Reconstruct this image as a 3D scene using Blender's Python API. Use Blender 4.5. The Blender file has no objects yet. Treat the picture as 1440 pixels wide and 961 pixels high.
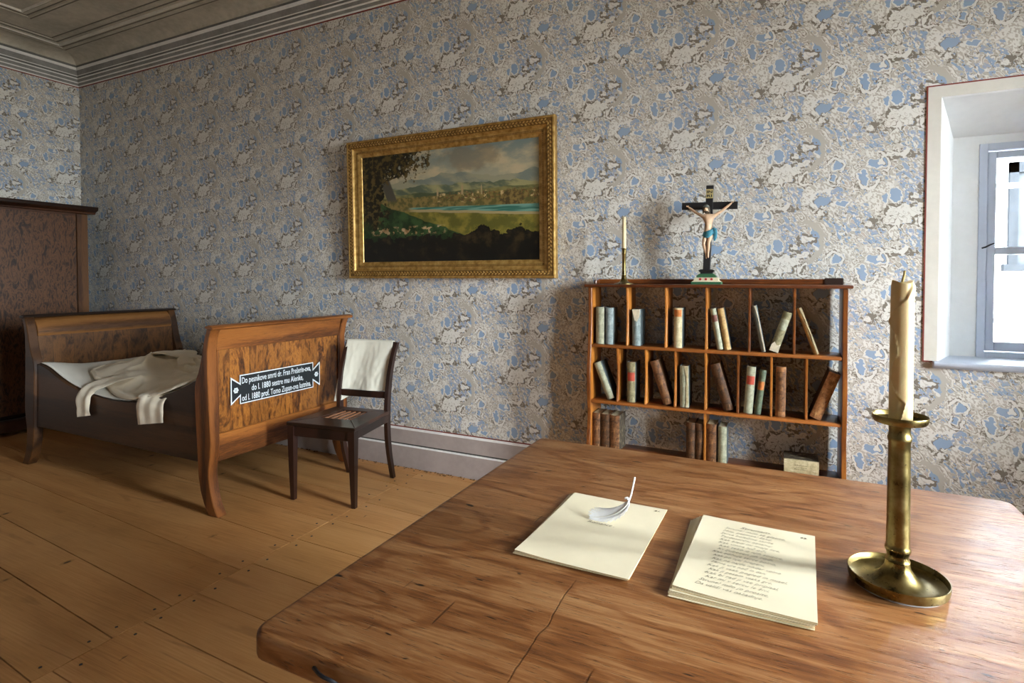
import bpy, bmesh, math, random
from mathutils import Vector, Matrix, noise

random.seed(7)
SC = bpy.context.scene
COL = SC.collection
PI = math.pi

# ------------------------------------------------------------------ camera, sky, exposure
YAW, PITCH = math.radians(25.8), math.radians(1.35)
cam_d = bpy.data.cameras.new('camera')
cam = bpy.data.objects.new('camera', cam_d)
COL.objects.link(cam)
fwd = Vector((-math.sin(YAW) * math.cos(PITCH), math.cos(YAW) * math.cos(PITCH), -math.sin(PITCH)))
rgt = Vector((math.cos(YAW), math.sin(YAW), 0))
upv = rgt.cross(fwd)
M = Matrix((rgt, upv, -fwd)).transposed().to_4x4()
M.translation = Vector((0, 0, 1.33))
cam.matrix_world = M
cam_d.sensor_width = 36
cam_d.lens = 36 * 777 / 1440
cam_d.shift_y = -(480.5 - 411) / 1440
cam_d.clip_start = 0.05
SC.camera = cam

SKY_STRENGTH = 16.0
world = bpy.data.worlds.new('overcast_sky')
SC.world = world
world.use_nodes = True
wn = world.node_tree
wn.nodes.clear()
w_out = wn.nodes.new('ShaderNodeOutputWorld')
w_bg = wn.nodes.new('ShaderNodeBackground')
w_tc = wn.nodes.new('ShaderNodeTexCoord')
w_sep = wn.nodes.new('ShaderNodeSeparateXYZ')
w_ramp = wn.nodes.new('ShaderNodeValToRGB')
w_map = wn.nodes.new('ShaderNodeMapRange')
w_map.inputs['From Min'].default_value = -1
wn.links.new(w_tc.outputs['Generated'], w_sep.inputs[0])
wn.links.new(w_sep.outputs['Z'], w_map.inputs['Value'])
wn.links.new(w_map.outputs[0], w_ramp.inputs[0])
w_ramp.color_ramp.elements[0].position = 0.42
w_ramp.color_ramp.elements[0].color = (0.26, 0.25, 0.23, 1)
w_ramp.color_ramp.elements[1].position = 0.56
w_ramp.color_ramp.elements[1].color = (0.92, 0.96, 1.0, 1)
wn.links.new(w_ramp.outputs[0], w_bg.inputs['Color'])
w_bg.inputs['Strength'].default_value = SKY_STRENGTH
wn.links.new(w_bg.outputs[0], w_out.inputs[0])


def portal(name, loc, rot, sx, sy):
    ld = bpy.data.lights.new(name, 'AREA')
    ld.shape = 'RECTANGLE'
    ld.size, ld.size_y = sx, sy
    ld.cycles.is_portal = True
    o = bpy.data.objects.new(name, ld)
    o.location = loc
    o.rotation_euler = rot
    COL.objects.link(o)
    return o


# room: X from XL to XR, Y from YB to YD, floor z = 0
XL, XR, YB, YD, ZC = -6.43, 2.6, -2.6, 3.185, 3.54

vs = SC.view_settings
vs.view_transform = 'Standard'
vs.look = 'None'
vs.gamma = 1
vs.use_curve_mapping = False
vs.exposure = 3.85
SC.cycles.use_denoising = True
SC.cycles.max_bounces = 10
SC.cycles.diffuse_bounces = 6


# ------------------------------------------------------------------ node expressions
class E:
    """A scalar expression that writes Math nodes."""
    def __init__(s, g, sock): s.g, s.k = g, sock
    def _b(s, op, o, rev=False): return s.g.m(op, o, s) if rev else s.g.m(op, s, o)
    def __add__(s, o): return s._b('ADD', o)
    def __radd__(s, o): return s._b('ADD', o)
    def __sub__(s, o): return s._b('SUBTRACT', o)
    def __rsub__(s, o): return s._b('SUBTRACT', o, True)
    def __mul__(s, o): return s._b('MULTIPLY', o)
    def __rmul__(s, o): return s._b('MULTIPLY', o)
    def __truediv__(s, o): return s._b('DIVIDE', o)
    def __gt__(s, o): return s._b('GREATER_THAN', o)
    def __lt__(s, o): return s._b('LESS_THAN', o)


class G:
    def __init__(s, name):
        s.mat = bpy.data.materials.new(name)
        s.mat.use_nodes = True
        s.t = s.mat.node_tree
        s.n, s.l = s.t.nodes, s.t.links
        s.n.clear()
        s.out = s.n.new('ShaderNodeOutputMaterial')
        s.bsdf = s.n.new('ShaderNodeBsdfPrincipled')
        s.l.new(s.bsdf.outputs[0], s.out.inputs[0])

    def put(s, sock, v):
        if isinstance(v, E): s.l.new(v.k, sock)
        elif hasattr(v, 'is_linked'): s.l.new(v, sock)
        elif isinstance(v, (tuple, list)):
            sock.default_value = tuple(v) + (1,) if (len(v) == 3 and len(sock.default_value) == 4) else tuple(v)
        else: sock.default_value = v

    def m(s, op, *a):
        nd = s.n.new('ShaderNodeMath')
        nd.operation = op
        for i, v in enumerate(a): s.put(nd.inputs[i], v)
        return E(s, nd.outputs[0])

    def mx(s, *a):
        r = a[0]
        for b in a[1:]: r = s.m('MAXIMUM', r, b)
        return r

    def mn(s, *a):
        r = a[0]
        for b in a[1:]: r = s.m('MINIMUM', r, b)
        return r

    def ss(s, v, e0, e1, lo=0.0, hi=1.0):
        nd = s.n.new('ShaderNodeMapRange')
        nd.interpolation_type = 'SMOOTHSTEP'
        for k, x in zip(('Value', 'From Min', 'From Max', 'To Min', 'To Max'), (v, e0, e1, lo, hi)): s.put(nd.inputs[k], x)
        return E(s, nd.outputs[0])

    def coords(s, kind='Object'):
        if kind == 'Position':
            sock = s.n.new('ShaderNodeNewGeometry').outputs['Position']
        else:
            sock = s.n.new('ShaderNodeTexCoord').outputs[kind]
        return sock

    def sep(s, sock):
        nd = s.n.new('ShaderNodeSeparateXYZ')
        s.l.new(sock, nd.inputs[0])
        return tuple(E(s, nd.outputs[i]) for i in range(3))

    def vec(s, x, y, z):
        nd = s.n.new('ShaderNodeCombineXYZ')
        for i, v in enumerate((x, y, z)): s.put(nd.inputs[i], v)
        return nd.outputs[0]

    def mapping(s, sock, scale=(1, 1, 1), loc=(0, 0, 0), rot=(0, 0, 0)):
        nd = s.n.new('ShaderNodeMapping')
        s.l.new(sock, nd.inputs[0])
        nd.inputs['Scale'].default_value = scale
        s.put(nd.inputs['Location'], loc)
        nd.inputs['Rotation'].default_value = rot
        return nd.outputs[0]

    def noise(s, v, scale, detail=2, rough=0.5, dist=0.0, w=None, color=False):
        nd = s.n.new('ShaderNodeTexNoise')
        if w is not None:
            nd.noise_dimensions = '4D'
            s.put(nd.inputs['W'], w)
        s.put(nd.inputs['Vector'], v)
        nd.inputs['Scale'].default_value = scale
        nd.inputs['Detail'].default_value = detail
        nd.inputs['Roughness'].default_value = rough
        nd.inputs['Distortion'].default_value = dist
        return nd.outputs['Color'] if color else E(s, nd.outputs[0])

    def vor(s, v, scale, feature='F1', rand=1.0):
        nd = s.n.new('ShaderNodeTexVoronoi')
        nd.feature = feature
        s.put(nd.inputs['Vector'], v)
        nd.inputs['Scale'].default_value = scale
        nd.inputs['Randomness'].default_value = rand
        return E(s, nd.outputs['Distance'])

    def ramp(s, f, stops, interp='LINEAR'):
        nd = s.n.new('ShaderNodeValToRGB')
        cr = nd.color_ramp
        cr.interpolation = interp
        while len(cr.elements) < len(stops): cr.elements.new(0.5)
        for e, (p, c) in zip(cr.elements, stops):
            e.position = p
            e.color = tuple(c) + (1,) if len(c) == 3 else c
        s.put(nd.inputs[0], f)
        return nd.outputs[0]

    def mix(s, f, a, b, mode='MIX'):
        nd = s.n.new('ShaderNodeMix')
        nd.data_type = 'RGBA'
        nd.blend_type = mode
        s.put(nd.inputs[0], f)
        s.put(nd.inputs[6], a)
        s.put(nd.inputs[7], b)
        return nd.outputs[2]

    def rnd(s):
        return E(s, s.n.new('ShaderNodeObjectInfo').outputs['Random'])

    def bump(s, h, strength=0.2, dist=0.01):
        nd = s.n.new('ShaderNodeBump')
        nd.inputs['Strength'].default_value = strength
        nd.inputs['Distance'].default_value = dist
        s.put(nd.inputs['Height'], h)
        s.l.new(nd.outputs[0], s.bsdf.inputs['Normal'])

    def done(s, color, rough=0.5, metal=0.0, spec=0.5, **kw):
        s.put(s.bsdf.inputs['Base Color'], color)
        s.put(s.bsdf.inputs['Roughness'], rough)
        s.put(s.bsdf.inputs['Metallic'], metal)
        s.put(s.bsdf.inputs['Specular IOR Level'], spec)
        for k, v in kw.items(): s.put(s.bsdf.inputs[k.replace('_', ' ')], v)
        return s.mat


def hx(h):
    """sRGB hex to linear."""
    r = []
    for i in (0, 2, 4):
        c = int(h[i:i + 2], 16) / 255
        r.append(c / 12.92 if c <= 0.04045 else ((c + 0.055) / 1.055) ** 2.4)
    return tuple(r)


# ------------------------------------------------------------------ materials
def plain(name, col, rough=0.5, metal=0.0, var=0.12, scale=8, bump=0.0, spec=0.5, **kw):
    g = G(name)
    v = g.coords()
    n = g.noise(v, scale, 4, 0.6)
    c = g.mix(g.ss(n, 0.3, 0.7), tuple(x * (1 - var) for x in col), tuple(min(1, x * (1 + var)) for x in col))
    if bump: g.bump(g.noise(v, scale * 8, 3), bump, 0.004)
    return g.done(c, rough, metal, spec, **kw)


def wood(name, dark, mid, light, axis=0, rough=0.4, stretch=14, scale=1.6, figure=0.6, pores=0.5, spec=0.5, vary=0.0, coat=0.0):
    """Wood with its grain along one axis of the thing."""
    g = G(name)
    v = g.coords()
    sc = [scale * stretch] * 3
    sc[axis] = scale
    loc = (0, 0, 0)
    if vary:
        r = g.rnd()
        loc = g.vec(r * 37.0, r * 19.0, r * 53.0)
    mv = g.mapping(v, tuple(sc), loc)
    warp = g.noise(mv, 0.22, 3, 0.55)
    x, y, z = g.sep(mv)
    across = (x, y, z)[(axis + 1) % 3] + (x, y, z)[(axis + 2) % 3]
    rings = g.m('SINE', across * 0.55 + warp * (26.0 * figure))
    fine = g.noise(mv, 7.5, 5, 0.7, 0.5)
    f = g.ss(rings, -1.1, 1.1) * 0.34 + fine * 0.66
    c = g.ramp(f, [(0.30, dark), (0.48, mid), (0.66, light)])
    big = g.noise(g.mapping(v, tuple(s * 0.11 for s in sc), loc), 1.0, 3, 0.6)
    c = g.mix(g.ss(big, 0.35, 0.75) * 0.45, c, dark)
    sc2 = [260] * 3
    sc2[axis] = 14
    p = g.noise(g.mapping(v, tuple(sc2), loc), 1.0, 2, 0.6)
    pm = g.ss(p, 0.62, 0.74)
    c = g.mix(pm * pores, c, tuple(k * 0.35 for k in dark))
    if vary:
        c = g.mix(r * vary, c, tuple(k * 0.55 for k in mid))
    g.bump(f * 0.5 - pm, 0.12, 0.002)
    return g.done(c, rough, 0, spec, Coat_Weight=coat, Coat_Roughness=0.25)


def wallpaper(name, axis):
    """Printed rococo wallpaper on a half-drop repeat of 0.505 x 0.464 m."""
    g = G(name)
    x, y, z = g.sep(g.coords())
    s = x if axis == 'x' else y
    A, B = 0.505, 0.464
    t1 = s * (2 * PI / A)
    t2 = z * (2 * PI / B) + s * (PI / A)
    c1, s1 = g.m('COSINE', t1), g.m('SINE', t1)
    c2, s2 = g.m('COSINE', t2), g.m('SINE', t2)
    q = g.vec(c1, s1, c2)

    def nz(scale, detail=2, off=0.0, color=False, dist=0.0):
        return g.noise(q if not off else g.mapping(q, loc=(off, off * 1.7, off * 0.6)), scale, detail, 0.55, dist, w=s2, color=color)

    wc = nz(2.6, 2, 5.0, True)
    wr, wg, _ = g.sep(wc)
    S = s + (wr - 0.5) * 0.05
    Z = z + (wg - 0.5) * 0.05

    def loc(cx, cz, amt=1.0):
        a = (S if amt else s) - cx
        col = g.m('ROUND', a / A)
        dx = a - col * A
        dz = g.m('WRAP', (Z if amt else z) - cz + col * (B / 2), B / 2, -B / 2)
        return dx, dz

    def ell(cx, cz, rx, rz, rot=0.0):
        dx, dz = loc(cx, cz)
        if rot:
            c, k = math.cos(rot), math.sin(rot)
            dx, dz = dx * c + dz * k, dz * c - dx * k
        a, b = dx / rx, dz / rz
        return (1.0 - g.m('SQRT', a * a + b * b)) * min(rx, rz)

    def arc(cx, cz, R, mid, half, th):
        dx, dz = loc(cx, cz)
        r = g.m('SQRT', dx * dx + dz * dz)
        d = th - g.m('ABSOLUTE', r - R)
        m = math.radians(mid)
        a = (dx * math.cos(m) + dz * math.sin(m)) / r - math.cos(math.radians(half))
        return g.mn(d, a * 0.05)

    beige, light, white = hx('b5aea3'), hx('c8c3ba'), hx('dbd8d1')
    blue, blue2, dark, pinkish = hx('8ba1be'), hx('9aa2b8'), hx('766d62'), hx('bdada1')
    nf = nz(4.2, 1)
    nf2 = nz(4.8, 1, 3.1)
    nm = nz(2.4, 1, 7.7)
    nl = nz(1.2, 1, 1.3)
    peb = nz(9.0, 0, 2.2)
    # ground: flowing pale leaf bands on beige with small blue and lilac openings and dark nicks
    wv = g.m('SINE', nm * 40.0)
    col = g.mix(g.ss(wv, 0.10, 0.22), beige, light)
    col = g.mix(g.ss(wv, 0.66, 0.76), col, white)
    lf = nf + (nl - 0.5) * 0.6 + wv * 0.015
    col = g.mix(g.ss(lf, 0.555, 0.565), col, light)
    col = g.mix(g.ss(lf, 0.590, 0.60), col, blue)
    lf2 = nf2 - (nl - 0.5) * 0.4
    col = g.mix(g.ss(lf2, 0.370, 0.36), col, blue2)
    wv2 = g.m('SINE', nm * 40.0 + 2.2)
    col = g.mix(g.ss(wv2, 0.86, 0.93) * g.ss(nf2, 0.49, 0.52), col, dark)
    col = g.mix(g.ss(nf2, 0.66, 0.675), col, white)
    col = g.mix(g.ss(nm, 0.35, 0.33) * 0.7 * g.ss(wv, 0.3, 0.1), col, pinkish)
    # plain blue fields with a pale rim
    blues = g.mx(ell(-.075, -.187, .047, .033, .3), ell(.169, .150, .023, .055, .15), ell(-.008, .11, .023, .036), ell(.26, .04, .03, .021, .5),
                 ell(-.139, .2, .02, .037), ell(.235, -.025, .018, .018), ell(.27, -.15, .03, .014), ell(-.05, .10, .008, .03))
    col = g.mix(g.ss(blues, -0.012, -0.008), col, beige)
    col = g.mix(g.ss(blues, -0.006, -0.004), col, white)
    col = g.mix(g.ss(blues, -0.001, 0.001), col, blue)
    # ribbons: one plain, the others pebbled
    rib = arc(.075, .125, .115, 0, 75, .013)
    col = g.mix(g.ss(rib, -0.001, 0.002), col, beige)
    pebd = g.mx(arc(0.0, .075, .09, 185, 85, .022), arc(.185, -.125, .066, 165, 120, .019), arc(.262, 0.03, .062, 110, 100, .014), arc(-.07, -.06, .10, 270, 40, .012), arc(-.16, .15, .06, 300, 70, .012))
    pebc = g.mix(g.ss(peb, 0.46, 0.50), beige, white)
    col = g.mix(g.ss(pebd, -0.005, -0.003), col, light)
    col = g.mix(g.ss(pebd, -0.001, 0.001), col, pebc)
    rim = arc(.185, -.125, .042, 165, 150, .006)
    col = g.mix(g.ss(rim, -0.001, 0.001), col, white)
    b5 = ell(.192, -.137, .036, .024)
    col = g.mix(g.ss(b5, -0.005, -0.003) * g.ss(nf2, 0.44, 0.47), col, dark)
    col = g.mix(g.ss(b5, -0.002, 0.0), col, blue)
    # shell flower
    dx, dz = loc(0.0, 0.0)
    ang = g.m('ARCTAN2', dx, dz * -1.0)
    lobes = g.m('ABSOLUTE', g.m('COSINE', ang * 2.5))
    r = g.m('SQRT', dx * dx + dz * dz * 1.7)
    fl = 0.042 + lobes * 0.020 - r
    fl2 = g.mx(ell(.022, .050, .026, .014), ell(-.02, .034, .022, .015), ell(.105, .062, .030, .013, .3), ell(.125, .14, .026, .015), ell(.05, .025, .022, .019),
               ell(-.115, -.02, .016, .012), ell(.07, .1, .014, .012), ell(.185, -.19, .016, .013), ell(.02, -.165, .03, .011), ell(.075, .035, .014, .02, .5))
    fl_all = g.mx(fl, fl2)
    patch = g.ss(nf2, 0.47, 0.50)
    col = g.mix(g.ss(fl_all, -0.014, -0.012) * patch, col, dark)
    col = g.mix(g.ss(fl_all, -0.002, 0.0), col, white)
    pet = g.ss(g.m('SINE', nm * 30.0 + nf * 8.0), 0.75, 0.9) * g.ss(fl_all, 0.001, 0.004)
    col = g.mix(pet * 0.7, col, beige)
    vein = g.ss(lobes, 0.22, 0.10) * g.ss(fl, 0.004, 0.012)
    col = g.mix(vein, col, dark)
    # urn stem, the rimmed leaf under it, stippled shade left of the flower
    st = ell(-.012, -.075, .020, .036)
    col = g.mix(g.ss(st, -0.005, -0.003) * patch, col, dark)
    col = g.mix(g.ss(st, -0.002, 0.0), col, g.mix(g.ss(peb, 0.4, 0.5), beige, white))
    base = g.mx(arc(0.0, -.13, .054, 285, 70, .007), arc(.10, -.205, .05, 80, 50, .006), arc(.06, .0, .05, 330, 40, .007))
    col = g.mix(g.ss(base, -0.001, 0.001) * g.ss(nf2, 0.45, 0.48), col, dark)
    base2 = arc(0.0, -.125, .038, 270, 85, .009)
    col = g.mix(g.ss(base2, -0.001, 0.001), col, white)
    curls = g.mx(arc(.245, .035, .036, 60, 120, .0045), arc(-.12, .19, .042, 250, 110, .005), arc(.24, -.03, .030, 250, 130, .004), arc(-.09, -.20, .055, 20, 60, .005), arc(.12, -.02, .03, 200, 120, .0045), arc(-.03, -.19, .04, 120, 90, .005))
    col = g.mix(g.ss(curls, -0.005, -0.004) * g.ss(nf2, 0.46, 0.50), col, dark)
    col = g.mix(g.ss(curls, -0.0015, 0.0), col, white)
    stip = ell(-.075, -.02, .028, .045, .3)
    col = g.mix(g.ss(stip, -0.001, 0.001) * g.ss(peb, 0.52, 0.56), col, dark)
    stain = g.noise(g.coords(), 1.3, 4, 0.6)
    col = g.mix(g.ss(stain, 0.35, 0.8) * 0.25, col, hx('a39c92'))
    return g.done(col, 0.62, 0, 0.35)


M_WALL_X = wallpaper('wallpaper_along_x', 'x')
M_WALL_Y = wallpaper('wallpaper_along_y', 'y')


def plaster(name, col, var=0.1, scale=3, rough=0.8, bump=0.15):
    g = G(name)
    v = g.coords()
    n = g.noise(v, scale, 6, 0.65)
    n2 = g.noise(v, scale * 9, 4, 0.6)
    c = g.mix(g.ss(n * 0.7 + n2 * 0.3, 0.32, 0.68), tuple(x * (1 - var) for x in col), tuple(min(1, x * (1 + var)) for x in col))
    g.bump(n2, bump, 0.004)
    return g.done(c, rough, 0, 0.3)


M_WHITE = plaster('white_limewash', hx('d6d7d7'), 0.05)
M_TRIM = plaster('window_band_plaster', hx('cfcac0'), 0.06)
M_RED = plain('oxide_red_line', hx('7a3327'), 0.7)
M_CEIL = plaster('grey_ceiling_paint', hx('b3ac9d'), 0.2, 2.2)
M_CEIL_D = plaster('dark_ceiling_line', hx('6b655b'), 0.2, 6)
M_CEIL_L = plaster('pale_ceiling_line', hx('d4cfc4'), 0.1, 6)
M_COR_G = plaster('cornice_grey', hx('8a8885'), 0.2, 5)
M_COR_D = plaster('cornice_dark_grey', hx('6c6a67'), 0.2, 5)
M_COR_W = plaster('cornice_white', hx('e6e4e0'), 0.06, 5)
M_BASE = plaster('baseboard_mauve_grey', hx('a89c98'), 0.1, 3)
M_BASE_W = plaster('baseboard_white_line', hx('e6e4e2'), 0.06, 5)
M_BASE_D = plaster('baseboard_dark_line', hx('4b4846'), 0.1, 5)
M_WINBLUE = plain('window_blue_grey_paint', hx('b4bccb'), 0.45, var=0.05, scale=5)
M_IRON = plain('black_iron', (0.03, 0.03, 0.035), 0.5, 0.7)
M_DARK = plain('gap_dirt', (0.02, 0.014, 0.009), 0.95)


def glass_mat():
    g = G('window_glass')
    g.n.remove(g.bsdf)
    tr = g.n.new('ShaderNodeBsdfTransparent')
    gl = g.n.new('ShaderNodeBsdfGlossy')
    gl.inputs['Roughness'].default_value = 0.02
    fr = g.n.new('ShaderNodeFresnel')
    fr.inputs['IOR'].default_value = 1.5
    tr.inputs['Color'].default_value = (0.95, 0.975, 0.97, 1)
    mx = g.n.new('ShaderNodeMixShader')
    g.l.new(fr.outputs[0], mx.inputs[0])
    g.l.new(tr.outputs[0], mx.inputs[1])
    g.l.new(gl.outputs[0], mx.inputs[2])
    g.l.new(mx.outputs[0], g.out.inputs[0])
    return g.mat


M_GLASS = glass_mat()


def floor_wood():
    g = G('worn_pine_boards')
    v = g.coords()
    r = g.rnd()
    lo = g.vec(r * 31.0, r * 17.0, 0.0)
    mv = g.mapping(v, (1.1, 13, 13), lo)
    warp = g.noise(mv, 0.25, 2, 0.5)
    x, y, z = g.sep(mv)
    rings = g.m('SINE', y * 1.3 + warp * 22.0)
    fine = g.noise(g.mapping(v, (4, 140, 30), lo), 1.0, 5, 0.65)
    blot = g.noise(g.mapping(v, (1.6, 3.2, 3), lo), 1.0, 4, 0.6)
    f = g.ss(rings, -1.2, 1.2) * 0.10 + fine * 0.58 + blot * 0.32
    c = g.ramp(f, [(0.28, hx('8f5d31')), (0.48, hx('b9844f')), (0.7, hx('cd9b66'))])
    c = g.mix(r * 0.35, c, hx('a87f4b'))
    # knots and dark checks
    kn = g.vor(g.mapping(v, (4.6, 2.6, 3), lo), 1.0)
    c = g.mix(g.ss(kn, 0.10, 0.06) * 0.5, c, hx('8a6032'))
    c = g.mix(g.ss(kn, 0.050, 0.030), c, hx('3c2313'))
    ck = g.noise(g.mapping(v, (34, 8, 10), lo, (0, 0, 0.25)), 1.0, 3, 0.6)
    c = g.mix(g.ss(ck, 0.71, 0.77) * 0.75, c, hx('4a3018'))
    st = g.noise(v, 1.4, 5, 0.65)
    c = g.mix(g.ss(st, 0.5, 0.75) * 0.3, c, hx('805c34'))
    cath = g.ss(g.m('SINE', y * 2.2 + warp * 40.0), 0.93, 1.0) * g.ss(blot, 0.5, 0.6)
    c = g.mix(cath * 0.45, c, hx('7d5228'))
    g.bump(f, 0.12, 0.003)
    return g.done(c, 0.5, 0, 0.35)


M_FLOOR = floor_wood()


def walnut_top():
    g = G('worn_walnut_tabletop')
    v = g.coords()
    mv = g.mapping(v, (1.6, 17, 17))
    warp = g.noise(g.mapping(v, (1.3, 3.4, 3.0)), 1.2, 3, 0.5)
    x, y, z = g.sep(mv)
    rings = g.m('SINE', y * 1.6 + warp * 62.0)
    fine = g.noise(g.mapping(v, (9, 150, 60)), 1.0, 6, 0.68, 0.5)
    mid_ = g.noise(g.mapping(v, (2.6, 30, 10), (5, 2, 0)), 1.0, 4, 0.6, 0.6)
    f = g.ss(rings, 0.2, 1.1) * -0.10 + fine * 0.56 + mid_ * 0.46
    c = g.ramp(f, [(0.30, hx('59331a')), (0.44, hx('784a26')), (0.55, hx('8b5f3a')), (0.70, hx('a37a50'))])
    big = g.noise(g.mapping(v, (1.6, 6, 3), (3, 1, 0)), 1.0, 4, 0.6)
    c = g.mix(g.ss(big, 0.52, 0.72) * 0.35, c, hx('472813'))
    pores = g.ss(g.noise(g.mapping(v, (22, 230, 100)), 1.0, 3, 0.65), 0.57, 0.69)
    c = g.mix(pores * 0.65, c, hx('2c170a'))
    blots = g.ss(g.noise(g.mapping(v, (15, 42, 20)), 1.0, 2, 0.5), 0.715, 0.75)
    c = g.mix(blots, c, hx('1a0f0a'))
    scr = g.ss(g.noise(g.mapping(v, (60, 5, 20), (2, 5, 0), (0, 0, 0.9)), 1.0, 2, 0.4), 0.755, 0.79)
    c = g.mix(scr * 0.5, c, hx('2a1810'))
    lx, ly, lz = g.sep(v)
    # the long crack across the boards
    crk = g.m('ABSOLUTE', lx + 0.235 - g.noise(g.mapping(v, (0, 9, 0)), 1.0, 3) * 0.03)
    cm = g.ss(crk, 0.0020, 0.0006) * g.ss(ly, -0.22, -0.27) * g.ss(ly, -0.56, -0.48) * 0.5
    c = g.mix(cm, c, hx('1d1009'))
    g.bump(f * 0.4 - pores - scr * 0.9 - cm * 2.0, 0.30, 0.002)
    ro = g.ss(g.noise(v, 5, 4, 0.6), 0.3, 0.7, 0.30, 0.42)
    return g.done(c, ro, 0, 0.27)


M_TABLE = walnut_top()
M_TABLE_LEG = wood('table_leg_walnut', hx('2f190c'), hx('54301a'), hx('6e4425'), 2)


def burl(name, dark, mid, light, rough=0.35, scale=1.0, flames=True):
    g = G(name)
    v = g.coords()
    mv = g.mapping(v, (9 * scale, 9 * scale, 3.2 * scale))
    x, y, z = g.sep(v)
    if flames:
        leafw = 0.135
        k = g.m('FLOOR', y / leafw)
        fx = g.m('PINGPONG', y, leafw)
        mv = g.vec(x * 9.0 + k * 0.7, fx * (6.5 * scale), z * (2.6 * scale) + k * 0.21)
    n1 = g.noise(mv, 1.0, 6, 0.62, 1.8)
    n2 = g.noise(g.mapping(v, (60, 90, 26)), 1.0, 4, 0.65, 0.6)
    f = n1 * 0.74 + n2 * 0.26
    c = g.ramp(f, [(0.38, dark), (0.45, mid), (0.51, light), (0.57, mid), (0.63, dark)])
    if flames:
        joint = g.ss(g.m('ABSOLUTE', g.m('FRACT', y / leafw) - 0.5), 0.485, 0.495)
        c = g.mix(joint * 0.6, c, dark)
        tone = g.noise(g.vec(k * 3.7, 0.0, 0.0), 1.0, 0)
        c = g.mix(g.ss(tone, 0.4, 0.7) * 0.4, c, dark)
    return g.done(c, rough, 0, 0.5, Coat_Weight=0.2, Coat_Roughness=0.3)


M_BED_BURL = burl('bed_walnut_veneer', hx('331a0a'), hx('744318'), hx('a5692a'))
M_HEAD_BURL = burl('headboard_walnut_veneer', hx('2a1709'), hx('543418'), hx('6d4722'))
M_BED_Y = wood('bed_walnut_rail', hx('4b280f'), hx('7d481c'), hx('9a5e28'), 1, 0.38)
M_BED_Z = wood('bed_walnut_post', hx('40210d'), hx('713f19'), hx('905626'), 2, 0.38)
M_BED_X = wood('bed_walnut_side', hx('28160b'), hx('3d2512'), hx('54351b'), 0, 0.4)
M_BED_DK = plain('blackened_edge', hx('1d120c'), 0.4)
M_WARD = burl('wardrobe_dark_burl', hx('1b0e07'), hx('3d2415'), hx('644126'), 0.33, 2.2, False)
M_WARD_W = wood('wardrobe_dark_wood', hx('1c0e08'), hx('331c10'), hx('4a2c1a'), 1, 0.35)
M_WARD_Z = wood('wardrobe_stile_wood', hx('2a170c'), hx('4a2c18'), hx('6b4728'), 2, 0.35)
M_CHAIR = wood('chair_dark_walnut', hx('120907'), hx('20110d'), hx('301a14'), 2, 0.32, coat=0.2)
M_CHAIR_X = wood('chair_dark_seat', hx('170c08'), hx('2a1712'), hx('40261b'), 0, 0.3, coat=0.2)
M_SLAT = wood('seat_slat_brown', hx('4a2c1e'), hx('6f4833'), hx('8f6449'), 1, 0.25, coat=0.4)
M_CASE_X = wood('bookcase_cherry_shelf', hx('4b230c'), hx('7f451a'), hx('a2612b'), 0, 0.35)
M_CASE_Z = wood('bookcase_cherry_upright', hx('5c2e0e'), hx('93551e'), hx('b8742f'), 2, 0.35)
M_CASE_DK = plain('bookcase_dark_end_block', hx('2c1c16'), 0.4)


def brass():
    g = G('aged_brass')
    v = g.coords()
    n = g.noise(v, 22, 5, 0.65)
    n2 = g.noise(v, 160, 2, 0.5)
    c = g.ramp(n, [(0.3, hx('5c5032')), (0.5, hx('7d6d42')), (0.7, hx('93835a'))])
    c = g.mix(g.ss(n2, 0.66, 0.72) * 0.6, c, hx('3a3220'))
    return g.done(c, g.ss(n, 0.3, 0.7, 0.24, 0.42), 1.0)


M_BRASS = brass()


def wax(name, col):
    g = G(name)
    v = g.coords()
    n = g.noise(v, 18, 4, 0.6)
    c = g.mix(g.ss(n, 0.3, 0.7), col, tuple(k * 0.86 for k in col))
    return g.done(c, 0.42, 0, 0.45, Subsurface_Weight=0.25, Subsurface_Radius=(0.02, 0.012, 0.006), Subsurface_Scale=0.3)


M_WAX = wax('yellowed_wax', hx('d2b988'))
M_WAX2 = wax('pale_wax', hx('dcc9a0'))
M_WICK = plain('wick', hx('b09a62'), 0.9)
M_PAPER = plain('cream_paper', hx('d8ccb0'), 0.75, var=0.04, scale=7, spec=0.2)
M_PAPER_E = plain('paper_edge', hx('d3bd94'), 0.8, var=0.1, scale=60, spec=0.2)
M_INK = plain('brown_ink', hx('5a5040'), 0.8)
M_FELT = plain('grey_felt', hx('8f8d8a'), 0.9)
M_QUILL = plain('white_feather', hx('e9e9ea'), 0.6, var=0.04, scale=60)
M_SHAFT = plain('quill_shaft', hx('dcd9cf'), 0.4)


def cloth(name, col, weave=900):
    g = G(name)
    v = g.coords()
    n = g.noise(v, 5, 4, 0.6)
    c = g.mix(g.ss(n, 0.3, 0.7), tuple(k * 0.93 for k in col), col)
    g.bump(g.noise(v, weave / 3, 2), 0.12, 0.001)
    return g.done(c, 0.9, 0, 0.15, Sheen_Weight=0.15)


M_LINEN = cloth('unbleached_linen', hx('ebe0cc'))
M_SHEET = cloth('bed_sheet_cotton', hx('dedbd2'))
M_TOWEL = cloth('cream_towel', hx('dfdccd'))


def gilt():
    g = G('old_gilding')
    v = g.coords()
    n = g.noise(v, 30, 4, 0.6)
    c = g.ramp(n, [(0.3, hx('8a6834')), (0.5, hx('b38d4c')), (0.7, hx('cdaa68'))])
    return g.done(c, 0.36, 0.55)


M_GILT = gilt()
M_GILT_D = plain('dull_gilding', hx('7a5a2c'), 0.5, 0.4, var=0.3, scale=40)


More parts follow.
